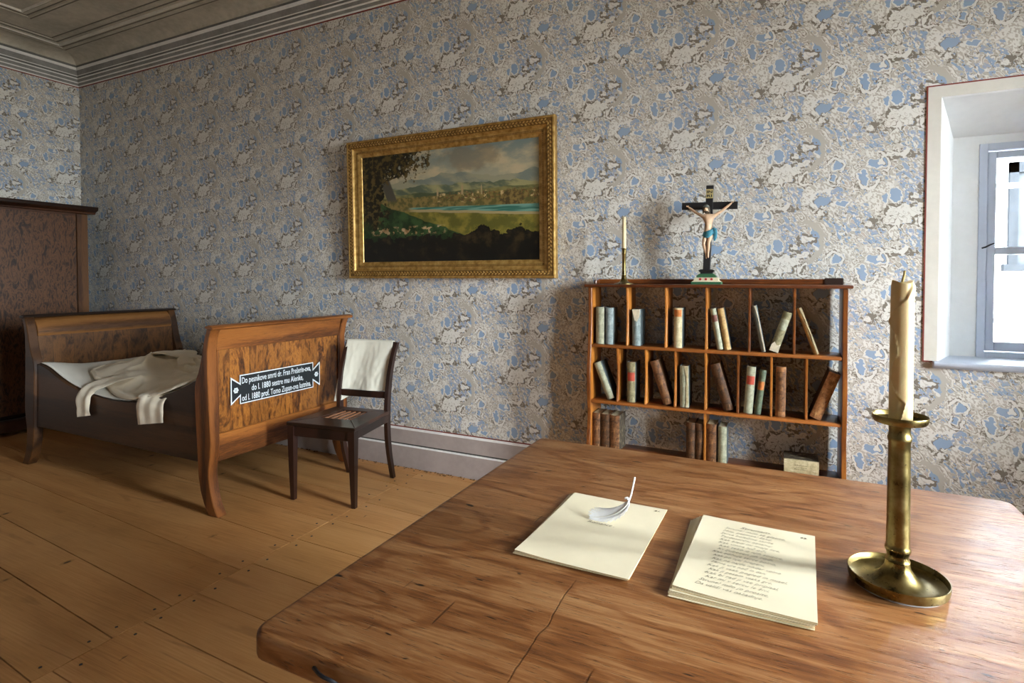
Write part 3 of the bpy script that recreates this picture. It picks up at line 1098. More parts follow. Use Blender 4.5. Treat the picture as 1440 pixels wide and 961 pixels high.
def baseboard(name, pts, sx, sy):
    m = MB()
    for (d, z, k), (d2, z2, _) in zip(bprof, bprof[1:]):
        A = [(x + sx * d, y + sy * d, z) for x, y in pts]
        Bq = [(x + sx * d2, y + sy * d2, z2) for x, y in pts]
        m.add([A[0], A[1], Bq[1], Bq[0]], [(0, 1, 2, 3)], k)
    return struct(m.build(name, [M_BASE, M_BASE_W, M_BASE_D, M_RED], smooth=0.3, fix=False))


baseboard('baseboard_back', [(XL, YD), (XR, YD)], 0, -1)
baseboard('baseboard_left', [(XL, YD), (XL, YB)], 1, 0)
baseboard('baseboard_right', [(XR, YD), (XR, YB)], -1, 0)
baseboard('baseboard_rear', [(XL, YB), (XR, YB)], 0, 1)
# crumbling plaster line between the boards and the baseboard
rub = MB()
for k in range(420):
    x = random.uniform(-3.6, XR - .1)
    if -1.0 < x < .32: continue
    r = random.uniform(.003, .009)
    rub.lathe([(r, 0), (r * .7, r * .6)], 5, (x, YD - .026 - random.random() ** 2 * .03, 0))
rb = rub.build('plaster_crumbs', plain('plaster_crumb', hx('77583a'), 0.95, var=0.5, scale=90))
rb['kind'] = 'stuff'
tag(rb, 'brown crumbs of plaster and dirt along the foot of the baseboard', 'rubble')

# ------------------------------------------------------------------ house across the street, seen through the panes
nb = tag(empty('neighbouring_house', (2.4, 8.2, -3.5)), 'white rendered house seen outside through the window panes', 'building')
fw_ = MB()
fw_.box(-7, 6, 0, 6, 0, 9.6)
fw_.build('facade', M_FACADE, nb, smooth=0)
for wx in (-3.15, -1.35, 0.45, 2.25, 4.05):
    w = MB()
    w.box(wx - .5, wx - .42, -.06, .0, 5.0, 6.16).box(wx + .42, wx + .5, -.06, 0, 5.0, 6.16).box(wx - .5, wx + .5, -.06, 0, 6.04, 6.16).box(wx - .55, wx + .55, -.1, 0, 4.92, 5.0)
    w = w.build('window_casing', M_FACADE_G, nb, smooth=0)
    MB().box(wx - .42, wx + .42, -.02, 0, 5.0, 6.04).build('pane', M_LEAD, w, smooth=0)
struct(MB().box(-14, 20, YD + .6, 20, -3.8, -3.5).build('street', plaster('street_gravel', hx('9a958c')), smooth=0))

# ------------------------------------------------------------------ table
tb = tag(empty('writing_table', (-.115, 1.195, 0)), 'large worn walnut table with rounded corners in the foreground', 'table')
tx0, tx1, ty0, ty1 = -.642, .648, -.597, .597
TZ = 0.77
outl = []
for cx, cy, a0, r in ((tx1, ty1, 0, .03), (tx0, ty1, 90, .02), (tx0, ty0, 180, .03), (tx1, ty0, 270, .02)):
    sx_, sy_ = (1 if cx > 0 else -1), (1 if cy > 0 else -1)
    for k in range(6):
        a = math.radians(a0 + k * 18)
        outl.append((cx - sx_ * r + r * math.cos(a), cy - sy_ * r + r * math.sin(a)))
MB().prism(outl, TZ - .045, TZ, 'z', b=.009, seg=3).build('tabletop', M_TABLE, tb, smooth=0.7)
ap = MB()
for (x0, x1, y0, y1) in ((tx0 + .1, tx1 - .1, ty0 + .09, ty0 + .112), (tx0 + .1, tx1 - .1, ty1 - .112, ty1 - .09), (tx0 + .09, tx0 + .112, ty0 + .1, ty1 - .1), (tx1 - .112, tx1 - .09, ty0 + .1, ty1 - .1)):
    ap.box(x0, x1, y0, y1, TZ - .155, TZ - .045, .003)
ap.build('apron', M_TABLE_LEG, tb)
for sx_ in (-1, 1):
    for sy_ in (-1, 1):
        cx, cy = sx_ * .53, sy_ * .475
        R = []
        for z, h in ((0, .02), (.3, .026), (.6, .032), (TZ - .046, .032)):
            R.append([(cx - h, cy - h, z), (cx + h, cy - h, z), (cx + h, cy + h, z), (cx - h, cy + h, z)])
        MB().rings(R).build('leg', M_TABLE_LEG, tb, smooth=0)
MB().tube(spline([(-.50, ty0 - .001, TZ - .016), (-.475, ty0 - .012, TZ - .0125), (-.455, ty0 - .012, TZ - .014), (-.447, ty0 - .004, TZ - .024), (-.447, ty0 + .002, TZ - .03)], 14), .0028, 7).build('hook', M_IRON, tb, label='small bent iron hook')

# ------------------------------------------------------------------ manuscripts and quill
TOPZ = TZ + .0002


def sheets(name, loc, rz, w, h, n, th, fan, label, seed):
    """A loose stack of sheets; the topmost lies square with the empty."""
    r = random.Random(seed)
    root = tag(empty(name, loc, rz), label, 'manuscript', 'manuscripts on the table')
    for k in range(n):
        top = k == n - 1
        q = k / max(1, n - 1)
        a = 0 if top else fan[0] * (1 - q) + r.uniform(-.006, .006)
        dx = 0 if top else fan[1] * (1 - q) + r.uniform(-.0015, .0015)
        dy = 0 if top else fan[2] * (1 - q) + r.uniform(-.0015, .0015)
        T = Matrix.Translation((dx, dy, k * th)) @ Matrix.Rotation(a, 4, 'Z')
        curl = r.uniform(0.0, .0012)
        nu, nv = 8, 10
        m = MB()

        def surf(off):
            def f(u, v):
                x, y = (u - .5) * w, (v - .5) * h
                e = 4 * ((u - .5) ** 2) * ((v - .5) ** 2) * 4
                return T @ Vector((x, y, off + curl * e + (0.0022 * max(0, .25 - v) * 4 * max(0, .3 - u) * 3 if top else 0)))
            return f
        m.grid(surf(th * .93), nu, nv)
        m.grid(surf(0.0), nu, nv)
        o2 = (nu + 1) * (nv + 1)
        edge = [i for i in range(nu + 1)] + [j * (nu + 1) + nu for j in range(1, nv + 1)] + [nv * (nu + 1) + i for i in range(nu - 1, -1, -1)] + [j * (nu + 1) for j in range(nv - 1, 0, -1)]
        nf = len(m.f)
        for i, j in zip(edge, edge[1:] + edge[:1]):
            m.f.append((i, j, j + o2, i + o2))
            m.m.append(1)
        m.build('sheet', [M_PAPER, M_PAPER_E], root, smooth=0.5)
    return root


# first sheet stack, title page
s1 = sheets('manuscript_title_page', (-.357, 1.171, TOPZ), -.026, .235, .344, 6, .0012, (.03, -.008, .004), 'thin stack of cream manuscript sheets with the title page and the quill on it', 3)
z1 = 6 * .0012 + .0003
t_ = [text_mesh('lettering', 'Romance .', .016, Matrix.Translation((-.030, .021, z1 + .0012)), M_INK, s1, width=.062, shear=.35, depth=.0001, bold=-.0002),
      text_mesh('lettering', '61.', .009, Matrix.Translation((.092, .150, z1 + .0006)), M_INK, s1, width=.013, shear=.3, depth=.0002)]
s2 = sheets('manuscript_poem', (-.046, 1.163, TOPZ), -.04, .227, .337, 11, .0011, (.060, -.016, -.010), 'thick stack of cream manuscript sheets with a handwritten poem', 5)
z2 = 11 * .0011 + .0004
poem = ['Strune! milo se glasite,', 'Milo, pesmica! žaluj;', 'Serca bolečine skrite', 'Terdoserčni oznanuj:', 'Kak bledi mi moje lice,', 'Kak vmira luč oči,', 'Kak teko iz njih solzice,', 'Ki ljubezen jih rodi.',
        'Kak zdihuje serce bolno,', 'Kak po njej hrepeni,', 'Kak ne najde nikdar volno', 'Mirne ure noč in dan;', 'Kak ji vsak pogled in misel,', 'Kak ji pesem vsaka gre,', 'Kak bi rad ji vse pripisal,', 'Kar mi v sercu le živi.',
        'Strune! milo jo prosite,', 'Da usliši vas nazadnje.']
ts = []
r6 = random.Random(6)
ts.append(text_mesh('lettering', 'Strunam.', .0135, Matrix.Translation((-.030, .132, z2 + .0008)), M_INK, s2, width=.060, shear=.4, depth=.0001, bold=-.0002))
ts.append(text_mesh('lettering', '62.', .009, Matrix.Translation((.086, .143, z2 + .0008)), M_INK, s2, width=.013, shear=.3, depth=.0002))
for k, ln in enumerate(poem):
    y = .118 - k * .0151
    x = -.066 + (0.004 if k < 8 else -.001 if k < 16 else -.012) + r6.uniform(-.003, .003)
    ts.append(text_mesh('lettering', ln, .0125, Matrix.Translation((x, y, z2 + .0008)) @ Matrix.Rotation(-.03, 4, 'Z'), M_INK, s2, width=len(ln) * .0047 + r6.uniform(-.006, .008), shear=.45, depth=.0001, bold=-.00028))

# quill
q0 = Vector((-.388, 1.214, TOPZ + .0095))
ql = tag(empty('quill', q0), 'white goose quill lying on the title page', 'quill')
path = spline([Vector((0, 0, .001)), Vector((.030, .004, .006)), Vector((.058, .010, .016)), Vector((.078, .020, .032)), Vector((.086, .036, .052)), Vector((.0895, .062, .088))], 60)
path = [Vector(p) for p in path]
MB().tube(path, [lerp(.0006, .0022, min(1, i / 40)) for i in range(61)], 8).build('shaft', M_SHAFT, ql)
vane = MB()
for side, wd in ((1, .025), (-1, .013)):
    for i in range(1, 46):
        t = i / 46
        p = path[i]
        tg = (path[i + 1] - path[i - 1]).normalized()
        out = Vector((-.55, .62, .55)) * side
        out = (out - tg * out.dot(tg)).normalized()
        w = wd * (math.sin(PI * min(1, t * 1.02)) ** .55) * (1 + .12 * math.sin(i * 1.7)) * (1.0 if i < 44 else .8)
        barb = -tg * (w * .9)
        a = p
        b = p + out * w * .55 + barb * .5 + Vector((0, 0, .0012))
        c = p + out * w + barb * 1.15
        s_ = tg * .0012
        vane.add([a - s_, a + s_, b + s_ * 1.1, b - s_ * 1.1, c + s_ * .9, c - s_ * .9], [(0, 1, 2, 3), (3, 2, 4, 5)])
vo = vane.build('vane', M_QUILL, ql, smooth=0)
mod(vo, 'SOLIDIFY', thickness=.0004)
fl_ = MB()
for k in range(9):
    p = path[44 + k % 3]
    d = Vector((random.uniform(-1, -.2), random.uniform(-.6, .3), random.uniform(-.1, .5))).normalized() * random.uniform(.006, .012)
    fl_.tube([p, p + d * .5 + Vector((0, 0, .001)), p + d], [.0008, .0007, .0003], 5)
fl_.build('down', M_QUILL, ql)

# ------------------------------------------------------------------ candlesticks
cs = tag(empty('brass_candlestick', (.200, 1.205, TZ)), 'tall brass candlestick with a wide dish foot at the right of the table', 'candlestick', 'brass candlesticks')
MB().lathe([(.070, .0), (.070, .004)], 48).build('pad', M_FELT, cs, label='grey felt pad under the dish')
foot = [(.0715, .004), (.076, .0055), (.0775, .010), (.0785, .021), (.0785, .0225), (.0772, .0228), (.0762, .0215), (.0745, .012), (.070, .009), (.055, .0088), (.044, .0105), (.034, .0165), (.026, .025), (.021, .033), (.0193, .040), (.0190, .046), (.0, .046)]
MB().lathe(foot[:-1], 64).build('dish_foot', M_BRASS, cs)
stem = [(.0188, .046), (.0195, .047), (.0180, .050), (.0172, .056), (.0186, .0635), (.0200, .066), (.0203, .069), (.0196, .072), (.0186, .074), (.0183, .078), (.0176, .20), (.0170, .245), (.0168, .264), (.0178, .266), (.0188, .270), (.0182, .2745), (.0172, .277), (.0165, .283), (.0170, .290), (.0180, .296), (.019, .299)]
MB().lathe(stem, 48).build('stem', M_BRASS, cs)
bob = [(.019, .297), (.030, .297), (.040, .300), (.0425, .304), (.0438, .312), (.0432, .3135), (.0418, .312), (.0405, .305), (.030, .3025), (.018, .3025)]
MB().lathe(bob, 56).build('drip_pan', M_BRASS, cs, label='round brass drip pan')


def big_candle():
    r0, h = .0180, .252
    z0_ = .302
    n, mz = 72, 96
    drip = [(0.0, .62), (.035, .80), (.05, .45), (.075, .22), (.105, .30), (.125, .50), (.16, .36), (.18, .02), (.2, .30), (.22, .80), (.24, .96), (.252, 1.0)]
    R = []
    for j in range(mz + 1):
        z = h * j / mz
        ring = []
        e = interp(drip, z)                      # edge of the run of wax, 0 at the left, 1 at the right
        for k in range(n):
            a = 2 * PI * k / n
            ax = math.cos(a - math.radians(-26.0) - PI / 2 + PI / 2)   # 1 at the right as seen from the room
            u = (ax + 1) / 2
            front = 1.0
            t = max(0, min(1, (u - e) / .07 + .5)) * front
            t = t * t * (3 - 2 * t)
            rim = math.exp(-((u - e - .03) / .03) ** 2)
            r = r0 * (.97 - .03 * z / h) + .0018 * t + .0014 * rim
            if z > h - .012: r -= .0016 * ((z - h + .012) / .012) ** 2
            ring.append((r * math.cos(a), r * math.sin(a), z0_ + z + (.003 * math.sin(a * 2 + 1) if j == mz else 0)))
        R.append(ring)
    return MB().rings(R)


cdl = tag(big_candle().build('candle', M_WAX, smooth=0.9, loc=(.200, 1.205, TZ + .0012)), 'thick yellowed candle with a run of wax in the tall candlestick', 'candle', 'candles')
cdl.rotation_euler = (0, 0, 0)
MB().tube([(0, 0, .550), (.001, 0, .558), (.003, 0, .566), (.004, .001, .574)], [.0028, .0022, .0020, .0021], 8).build('wick', M_WICK, cdl)

c2 = tag(empty('brass_candlestick', (-.783, 3.06, 1.302)), 'small thin brass candlestick on top of the bookcase', 'candlestick', 'brass candlesticks')
MB().lathe([(.056, 0), (.056, .003), (.045, .006), (.030, .010), (.021, .018), (.015, .030), (.0125, .042)], 40).build('foot', M_BRASS, c2)
MB().lathe([(.0125, .042), (.0135, .045), (.0120, .048), (.0112, .056), (.0115, .062), (.0108, .07), (.0105, .165), (.0125, .168), (.0128, .172), (.0112, .176), (.0115, .190), (.0135, .196)], 32).build('stem', M_BRASS, c2)
MB().lathe([(.0135, .196), (.022, .197), (.022, .199), (.012, .199)], 32).build('drip_pan', M_BRASS, c2)
cd2 = tag(MB().lathe([(.0112, 0), (.0108, .09), (.0103, .165), (.0085, .172), (.004, .174)], 28).build('candle', M_WAX2, loc=(-.783, 3.06, 1.5025)), 'thin pale candle in the small candlestick on the bookcase', 'candle', 'candles')
MB().tube([(0, 0, .173), (.0005, 0, .183)], [.0012, .0009], 6).build('wick', M_WICK, cd2)

# ------------------------------------------------------------------ bookcase
BX, BY = -.335, 3.06
bc = tag(empty('bookcase', (BX, BY, 0)), 'open cherry wood bookcase with serpentine sides and thin dividers', 'bookcase')
YF, YR = 2.965 - BY, 3.158 - BY
X0, X1 = -.962 - BX, .288 - BX


def serp(z):
    return interp([(0, -.02), (.25, -.03), (.4, -.025), (.56, .0), (.66, -.012), (.8, -.022), (.95, -.002), (1.1, .010), (1.3, .004)], z)


zs = [i * 1.285 / 40 for i in range(41)]
for a, b in ((X0, X0 + .02), (X1 - .02, X1)):
    pts = [(YF + serp(z), z) for z in zs] + [(YR, 1.285), (YR, 0)]
    MB().prism(pts, a, b, 'x', b=.002).build('side_panel', M_CASE_Z, bc, smooth=0.5)
MB().box(X0 - .02, X1 + .02, YF - .012, YR, 1.285, 1.302, .006, 2).build('top_board', M_CASE_X, bc)
ra = MB()
ra.box(X0 + .004, X1 - .004, YR - .016, YR, 1.302, 1.330, .004)
ra.box(X0 + .004, X0 + .018, YF + .10, YR - .016, 1.302, 1.326, .004)
ra.build('gallery', M_CASE_X, bc)
MB().box(X1 - .085, X1 - .004, YR - .022, YR + .002, 1.302, 1.335, .003).build('end_block', M_CASE_DK, bc, label='dark end of the gallery rail')
SH = [.968, .657, .375]
for k, z in enumerate(SH):
    o = -.006 if k == 1 else 0
    MB().box(X0 + .02, X1 - .02, YF + o, YR - .004, z - .018, z, .006, 2).build('shelf', M_CASE_X, bc)
MB().box(X0 + .02, X1 - .02, YF + .01, YR - .004, .05, .068, .004).build('shelf', M_CASE_X, bc)


def divider(x, z0, z1, bow):
    n = 16
    h = z1 - z0
    pts = []
    for i in range(n + 1):
        t = i / n
        pts.append((YF + .004 + bow * math.sin(PI * t) + .016 * (1 - t) * 0, z0 + h * t))
    MB().prism(pts + [(YR - .006, z1), (YR - .006, z0)], x - .0055, x + .0055, 'x', b=.0018).build('divider', M_CASE_Z, bc, smooth=0.5)


for x in (-.743, -.537, -.334, -.131, .0683): divider(x - BX, SH[0], 1.285, .016)
for x in (-.795, -.641, -.487, -.336, -.1814, -.0298, .1225): divider(x - BX, SH[1], SH[0] - .018, .018)
divider(-.3373 - BX, SH[2], SH[1] - .018, .012)


# ------------------------------------------------------------------ books
def book(x, z, w, h, d, tilt, spine, side, label, y=2.985, lab=None, yaw=0.0, torn=None, bands=0, flat=False):
    """Spine toward the room (-Y). Pivots on the lower corner it leans over."""
    lean_r = tilt > 0
    root = empty('book', (x + (w if lean_r else 0), y, z + .0004))
    root.rotation_euler = (0, math.radians(tilt), math.radians(yaw))
    if flat: root.rotation_euler = (0, math.radians(-90), math.radians(yaw))
    tag(root, label, 'book', 'old books in the bookcase')
    ox = -w if lean_r else 0
    if flat: ox = 0
    bt = .0032
    # boards
    for a in (0, w - bt):
        MB().box(ox + a, ox + a + bt, .004, d, 0, h, .001).build('cover_board', side, root)
    n = 8
    sec = []
    for k in range(n + 1):
        t = k / n
        sec.append((ox + w * t, .0045 - .0075 * math.sin(PI * t)))
    for k in range(n, -1, -1):
        t = k / n
        sec.append((ox + bt + (w - 2 * bt) * t, .0065 - .0065 * math.sin(PI * t)))
    sp = MB().prism(sec, 0.0005, h - .0005, 'z')
    for k in range(bands):
        zz = h * (k + .75) / (bands + .6)
        s2 = [(ox + w * t / n, .004 - .0095 * math.sin(PI * t / n)) for t in range(n + 1)]
        sp.prism(s2 + [(ox + w, .006), (ox, .006)], zz, zz + .004, 'z')
    sp.build('spine', spine, root, smooth=0.8)
    MB().box(ox + bt, ox + w - bt, .006, d - .004, .003, h - .004).build('page_block', L_PAGES, root, smooth=0)
    if lab:
        m, v0, v1 = lab
        s3 = [(ox + w * (.06 + .88 * t / n), .0040 - .0084 * math.sin(PI * (.06 + .88 * t / n))) for t in range(n + 1)]
        MB().prism(s3 + [(p[0], p[1] + .001) for p in s3[::-1]], h * v0, h * v1, 'z').build('spine_label', m, root, smooth=0.8)
    if torn:
        tm, kind = torn
        tt = MB()
        r = random.Random(int(x * 1e4))
        if kind == 'top':
            pl = [(ox + w * .02, h * .99), (ox + w * .55, h * 1.0), (ox + w * .98, h * .985), (ox + w * .92, h * .8), (ox + w * .6, h * .66), (ox + w * .3, h * .70)]
        elif kind == 'right':
            pl = [(ox + w * .98, h), (ox + w * .98, h * .02), (ox + w * .65, 0.002)] + [(ox + w * (.62 + .2 * r.random()), h * t) for t in (.15, .3, .45, .6)] + [(ox + w * .75, h * .75), (ox + w * .55, h)]
        else:
            pl = [(ox + w * .02, 0.002), (ox + w * .98, 0.002), (ox + w * .99, h * .2), (ox + w * .6, h * .17), (ox + w * .25, h * .24), (ox + w * .02, h * .16)]
        tt.prism(pl, -.0052, -.0030, 'y')
        tt.build('torn_paper', tm, root, smooth=0)
    return root


z1_, z2_, z3_ = SH
book(-.921, z1_, .046, .206, .125, 0.0, L_GREEN, L_SIDE, 'pale grey-green book standing first at the left of the top shelf')
book(-.866, z1_, .040, .203, .135, 0.0, L_BLUEGREY, L_BLUEGREY, 'blue-grey book standing upright beside the first book of the top shelf', yaw=4)
book(-.716, z1_, .044, .198, .125, -.5, L_BLUEGREY, L_SIDE, 'blue-grey book with a torn cream label at the spine head', torn=(L_TORN, 'top'))
book(-.497, z1_, .042, .211, .125, 0.0, L_CREAM, L_SIDE, 'cream book with an orange-brown label, alone in its compartment', lab=(L_ORANGE, .78, .95))
book(-.281, z1_, .030, .212, .120, -10.2, L_GREEN, L_SIDE, 'grey-green book with a maroon label leaning left on the top shelf', lab=(L_MAROON, .68, .84))
book(-.246, z1_, .032, .214, .120, -10.2, L_TAN, L_SIDE, 'plain tan book leaning left on the grey-green one')
book(-.075, z1_, .020, .232, .110, -11.4, L_BLUEGREY, L_BLUEGREY, 'narrow slate-blue book with a torn spine leaning left', torn=(L_TORN, 'right'))
book(-.043, z1_, .041, .206, .125, 17.5, L_OLIVE, L_SIDE, 'patched olive book leaning right on the top shelf', lab=(L_GREEN, .55, .82), torn=(L_TORN, 'low'))
book(.153, z1_, .023, .232, .120, -19.5, L_TAN, L_MARBLE, 'slim frayed tan book leaning left at the right of the top shelf', torn=(L_CREAM, 'right'))
book(-.853, z2_, .040, .214, .120, -22.0, L_GREEN, L_SIDE, 'pale grey book leaning steeply left against the side panel')
book(-.744, z2_, .044, .220, .125, 0.0, L_OLIVE, L_SIDE, 'olive-grey book with a broken red seal label on the middle shelf', lab=(L_RED, .53, .74))
book(-.548, z2_, .045, .240, .125, -17.6, L_BROWN, L_DKBROWN, 'rubbed brown leather book leaning left on the middle shelf, third from its left end')
book(-.462, z2_, .044, .218, .120, -1.0, L_GREEN, L_SIDE, 'pale sea-green book with a flaking cream strip down the spine', torn=(L_CREAM, 'right'))
book(-.247, z2_, .047, .242, .130, -16.4, L_DKBROWN, L_DKBROWN, 'dark mottled leather book leaning left in the middle of the middle shelf', bands=4)
book(-.155, z2_, .041, .236, .130, 3.8, L_GREEN, L_SIDE, 'pale green book with a bright red label on the middle shelf', lab=(L_RED, .62, .80))
book(-.107, z2_, .031, .224, .125, 6.6, L_DKGREEN, L_SIDE, 'dark green book with an orange label beside the red labelled one', lab=(L_ORANGE, .55, .74))
book(-.011, z2_, .044, .245, .130, 0.6, L_TANBR, L_DKBROWN, 'tan-brown leather book standing upright right of the green books', bands=0, lab=(L_BROWN, .1, .9))
book(.134, z2_, .050, .236, .130, 20.3, L_TANBR, L_DKBROWN, 'scuffed tan leather book leaning right at the right end of the middle shelf')
book(-.940, z3_, .044, .204, .125, 0.0, L_BROWN, L_DKBROWN, 'brown ribbed book at the far left of the bottom shelf', bands=4)
book(-.893, z3_, .050, .202, .130, 0.0, L_DKBROWN, L_DKBROWN, 'dark brown book between two others at the left of the bottom shelf', bands=4)
book(-.840, z3_, .054, .200, .135, 0.0, L_BROWN, L_MARBLE, 'brown book with speckled marbled boards at the left of the bottom shelf', bands=4)
book(-.431, z3_, .044, .207, .120, 0.0, L_DKBROWN, L_DKBROWN, 'dark leather book on the bottom shelf two left of the middle divider', bands=3)
book(-.385, z3_, .041, .206, .120, 0.0, L_DKBROWN, L_DKBROWN, 'narrow dark leather book touching the left of the bottom middle divider', bands=3)
book(-.329, z3_, .047, .210, .125, 0.0, L_BROWN, L_DKBROWN, 'brown leather book touching the right of the bottom middle divider', bands=3)
book(-.273, z3_, .041, .203, .120, 0.0, L_GREEN, L_SIDE, 'pale green-grey book on the bottom shelf right of the divider')
bk = book(.030 + .150, z3_, .082, .150, .135, 0.0, L_CREAM, L_MARBLE, 'thick marbled book lying flat on the bottom shelf with a cream spine', y=2.985, flat=True)
fd = MB()
r9 = random.Random(9)
for row, (ya, yb) in enumerate(((.050, .105), (.052, .098), (.056, .100))):
    y = ya
    while y < yb:
        w_ = r9.uniform(.002, .006)
        zz = .054 - row * .010
        fd.box(zz, zz + r9.uniform(.003, .006), -.0032, -.0026, y, y + w_)
        y += w_ + r9.uniform(.0015, .003)
fd = fd.build('faded_title', plain('faded_ink', hx('8a8062'), 0.9), bk, smooth=0)
fd['kind'] = 'stuff'

# ------------------------------------------------------------------ crucifix
cr = tag(empty('crucifix', (-.343, 3.06, 1.302)), 'black standing crucifix with a painted figure on top of the bookcase', 'crucifix')
bs = MB()
bs.box(-.075, .075, -.045, .045, 0, .014, .002, mi=0)


def frustum(m, z0, z1, a0, b0, a1, b1, mi):
    m.rings([[(-a0, -b0, z0), (a0, -b0, z0), (a0, b0, z0), (-a0, b0, z0)], [(-a1, -b1, z1), (a1, -b1, z1), (a1, b1, z1), (-a1, b1, z1)]], True, mi)


frustum(bs, .014, .019, .071, .042, .064, .038, 1)
frustum(bs, .019, .036, .062, .037, .057, .034, 1)
frustum(bs, .036, .046, .049, .031, .047, .029, 0)
frustum(bs, .046, .056, .047, .029, .036, .024, 0)
frustum(bs, .056, .064, .030, .021, .030, .021, 2)
frustum(bs, .064, .072, .032, .022, .040, .027, 2)
frustum(bs, .072, .079, .040, .027, .030, .02, 2)
BSO = bs.build('base', [M_BGREEN, M_BCREAM, M_BLACKPAINT], cr, smooth=0)
fl2 = MB()
for x in (-.028, 0.0, .028):
    for k in range(5):
        a = 2 * PI * k / 5 + .3
        fl2.lathe([(.0032, 0), (.0026, .001)], 7, T=Matrix.Translation((x + .0038 * math.cos(a), -.0372, .0275 + .0038 * math.sin(a))) @ Matrix.Rotation(PI / 2, 4, 'X'))
    fl2.lathe([(.0025, 0), (.002, .0016)], 7, T=Matrix.Translation((x, -.0372, .0275)) @ Matrix.Rotation(PI / 2, 4, 'X'))
fl2.build('painted_flower', M_BRED, BSO)
TL = Matrix.Translation((0, 0, .079)) @ Matrix.Rotation(math.radians(1.8), 4, 'Y') @ Matrix.Translation((0, 0, -.079))
x_ = MB()
x_.box(-.0185, .0185, -.011, .011, .076, .517, .0015, T=TL)
x_.box(-.138, .138, -.0105, .0105, .392, .430, .0015, T=TL)
crx = x_.build('cross', M_BLACKPAINT, cr)
ti = MB().box(-.0175, .0175, -.0135, -.0112, .449, .497, .0006, T=TL).build('titulus', M_TITULUS, cr)
RX = Matrix.Rotation(PI / 2, 4, 'X')
tx_ = [text_mesh('lettering', 'IN', .019, TL @ Matrix.Translation((-.0135, -.0140, .476)) @ RX, M_SIGN_B, ti, width=.027, bold=.0004),
       text_mesh('lettering', 'RI', .019, TL @ Matrix.Translation((-.0135, -.0140, .455)) @ RX, M_SIGN_B, ti, width=.026, bold=.0004)]


def skin_mesh(name, nodes, edges, mat, parent, levels=2, root=0):
    """Grows one continuous surface round a skeleton of (point, radius or pair of radii)."""
    me = bpy.data.meshes.new(name)
    me.from_pydata([p for p, r in nodes], edges, [])
    o = bpy.data.objects.new(name, me)
    COL.objects.link(o)
    o.modifiers.new('skin', 'SKIN')
    bm = bmesh.new()
    bm.from_mesh(me)
    ly = bm.verts.layers.skin.verify()
    bm.verts.ensure_lookup_table()
    for v, (p, r) in zip(bm.verts, nodes):
        v[ly].radius = r if isinstance(r, tuple) else (r, r)
        v[ly].use_root = v.index == root
    bm.to_mesh(me)
    bm.free()
    s = o.modifiers.new('subsurf', 'SUBSURF')
    s.levels = s.render_levels = levels
    dg = bpy.context.evaluated_depsgraph_get()
    m2 = bpy.data.meshes.new_from_object(o.evaluated_get(dg))
    bpy.data.objects.remove(o)
    m2.name = name
    m2.materials.clear()
    m2.materials.append(mat)
    for p in m2.polygons: p.use_smooth = True
    r = bpy.data.objects.new(name, m2)
    COL.objects.link(r)
    r.parent = parent
    return r


nd, ed = [], []


def jn(p, r, link=None):
    nd.append((p, r))
    if link is not None: ed.append((link, len(nd) - 1))
    return len(nd) - 1


pel = jn((.003, -.026, .272), (.022, .015))
wai = jn((.005, -.027, .294), (.0175, .0125), pel)
che = jn((.007, -.030, .325), (.0235, .0165), wai)
sho = jn((.006, -.028, .352), (.021, .0125), che)
nec = jn((.003, -.031, .364), .0085, sho)
hd0 = jn((-.002, -.039, .376), (.0115, .011), nec)
hd1 = jn((-.004, -.041, .388), (.0135, .0145), hd0)
hd2 = jn((-.004, -.039, .400), (.0115, .0125), hd1)
for sx_, hp in ((-1, (-.096, -.014, .409)), (1, (.119, -.014, .419))):
    sh = jn((.006 + sx_ * .026, -.027, .354), (.0115, .0105), sho)
    h = Vector(hp)
    el = Vector((.006 + sx_ * .026, -.027, .354)).lerp(h, .50) + Vector((0, -.004, -.004))
    e1 = jn(tuple(Vector(nd[sh][0]).lerp(el, .5)), .0088, sh)
    e2 = jn(tuple(el), .0072, e1)
    e3 = jn(tuple(el.lerp(h, .55)), .0068, e2)
    wr_ = jn(tuple(el.lerp(h, .86)), .0048, e3)
    jn(tuple(h), (.0062, .0042), wr_)
for sx_, kn, an in ((-1, (-.020, -.040, .208), (-.010, -.024, .160)), (1, (.004, -.043, .214), (.000, -.029, .163))):
    hip = jn((.003 + sx_ * .0125, -.027, .262), (.0135, .0135), pel)
    k0 = jn(tuple(Vector(nd[hip][0]).lerp(Vector(kn), .5)), (.0122, .0122), hip)
    k1 = jn(kn, (.0090, .0092), k0)
    c0 = jn(tuple(Vector(kn).lerp(Vector(an), .4) + Vector((0, .006, 0))), (.0088, .0092), k1)
    a1 = jn(an, (.0056, .0060), c0)
    ft_ = jn((an[0] + .001, an[1] - .006, an[2] - .014), (.0062, .0048), a1)
    jn((an[0] + .002, an[1] - .013, an[2] - .025), (.0058, .0034), ft_)
nd = [((p[0] + .0085 - (p[2] - .16) * .024, p[1], p[2]), r) for p, r in nd]
body = skin_mesh('body', nd, ed, M_FLESH, cr, 2, pel)
fing = MB()
for sx_, hp in ((-1, Vector((-.0935, -.016, .409))), (1, Vector((.1213, -.016, .419)))):
    ar = Vector((sx_ * .86, 0, .5))
    for k in range(4):
        a = math.radians(-26 + 17 * k)
        d = Vector((ar.x * math.cos(a) - ar.z * math.sin(a), -.35, ar.x * math.sin(a) + ar.z * math.cos(a))).normalized()
        b0 = hp + ar * .003
        L_ = (.0085, .0098, .0095, .0078)[k]
        fing.tube([b0, b0 + d * L_ * .6, b0 + d * L_ + Vector((-sx_ * .0018, -.0026, -.001))], [.0017, .0015, .0011], 6)
    d = Vector((-sx_ * .2, -.5, .85)).normalized()
    fing.tube([hp, hp + d * .005, hp + d * .0085], [.0019, .0016, .0012], 6)
fing.build('fingers', M_FLESH, cr)
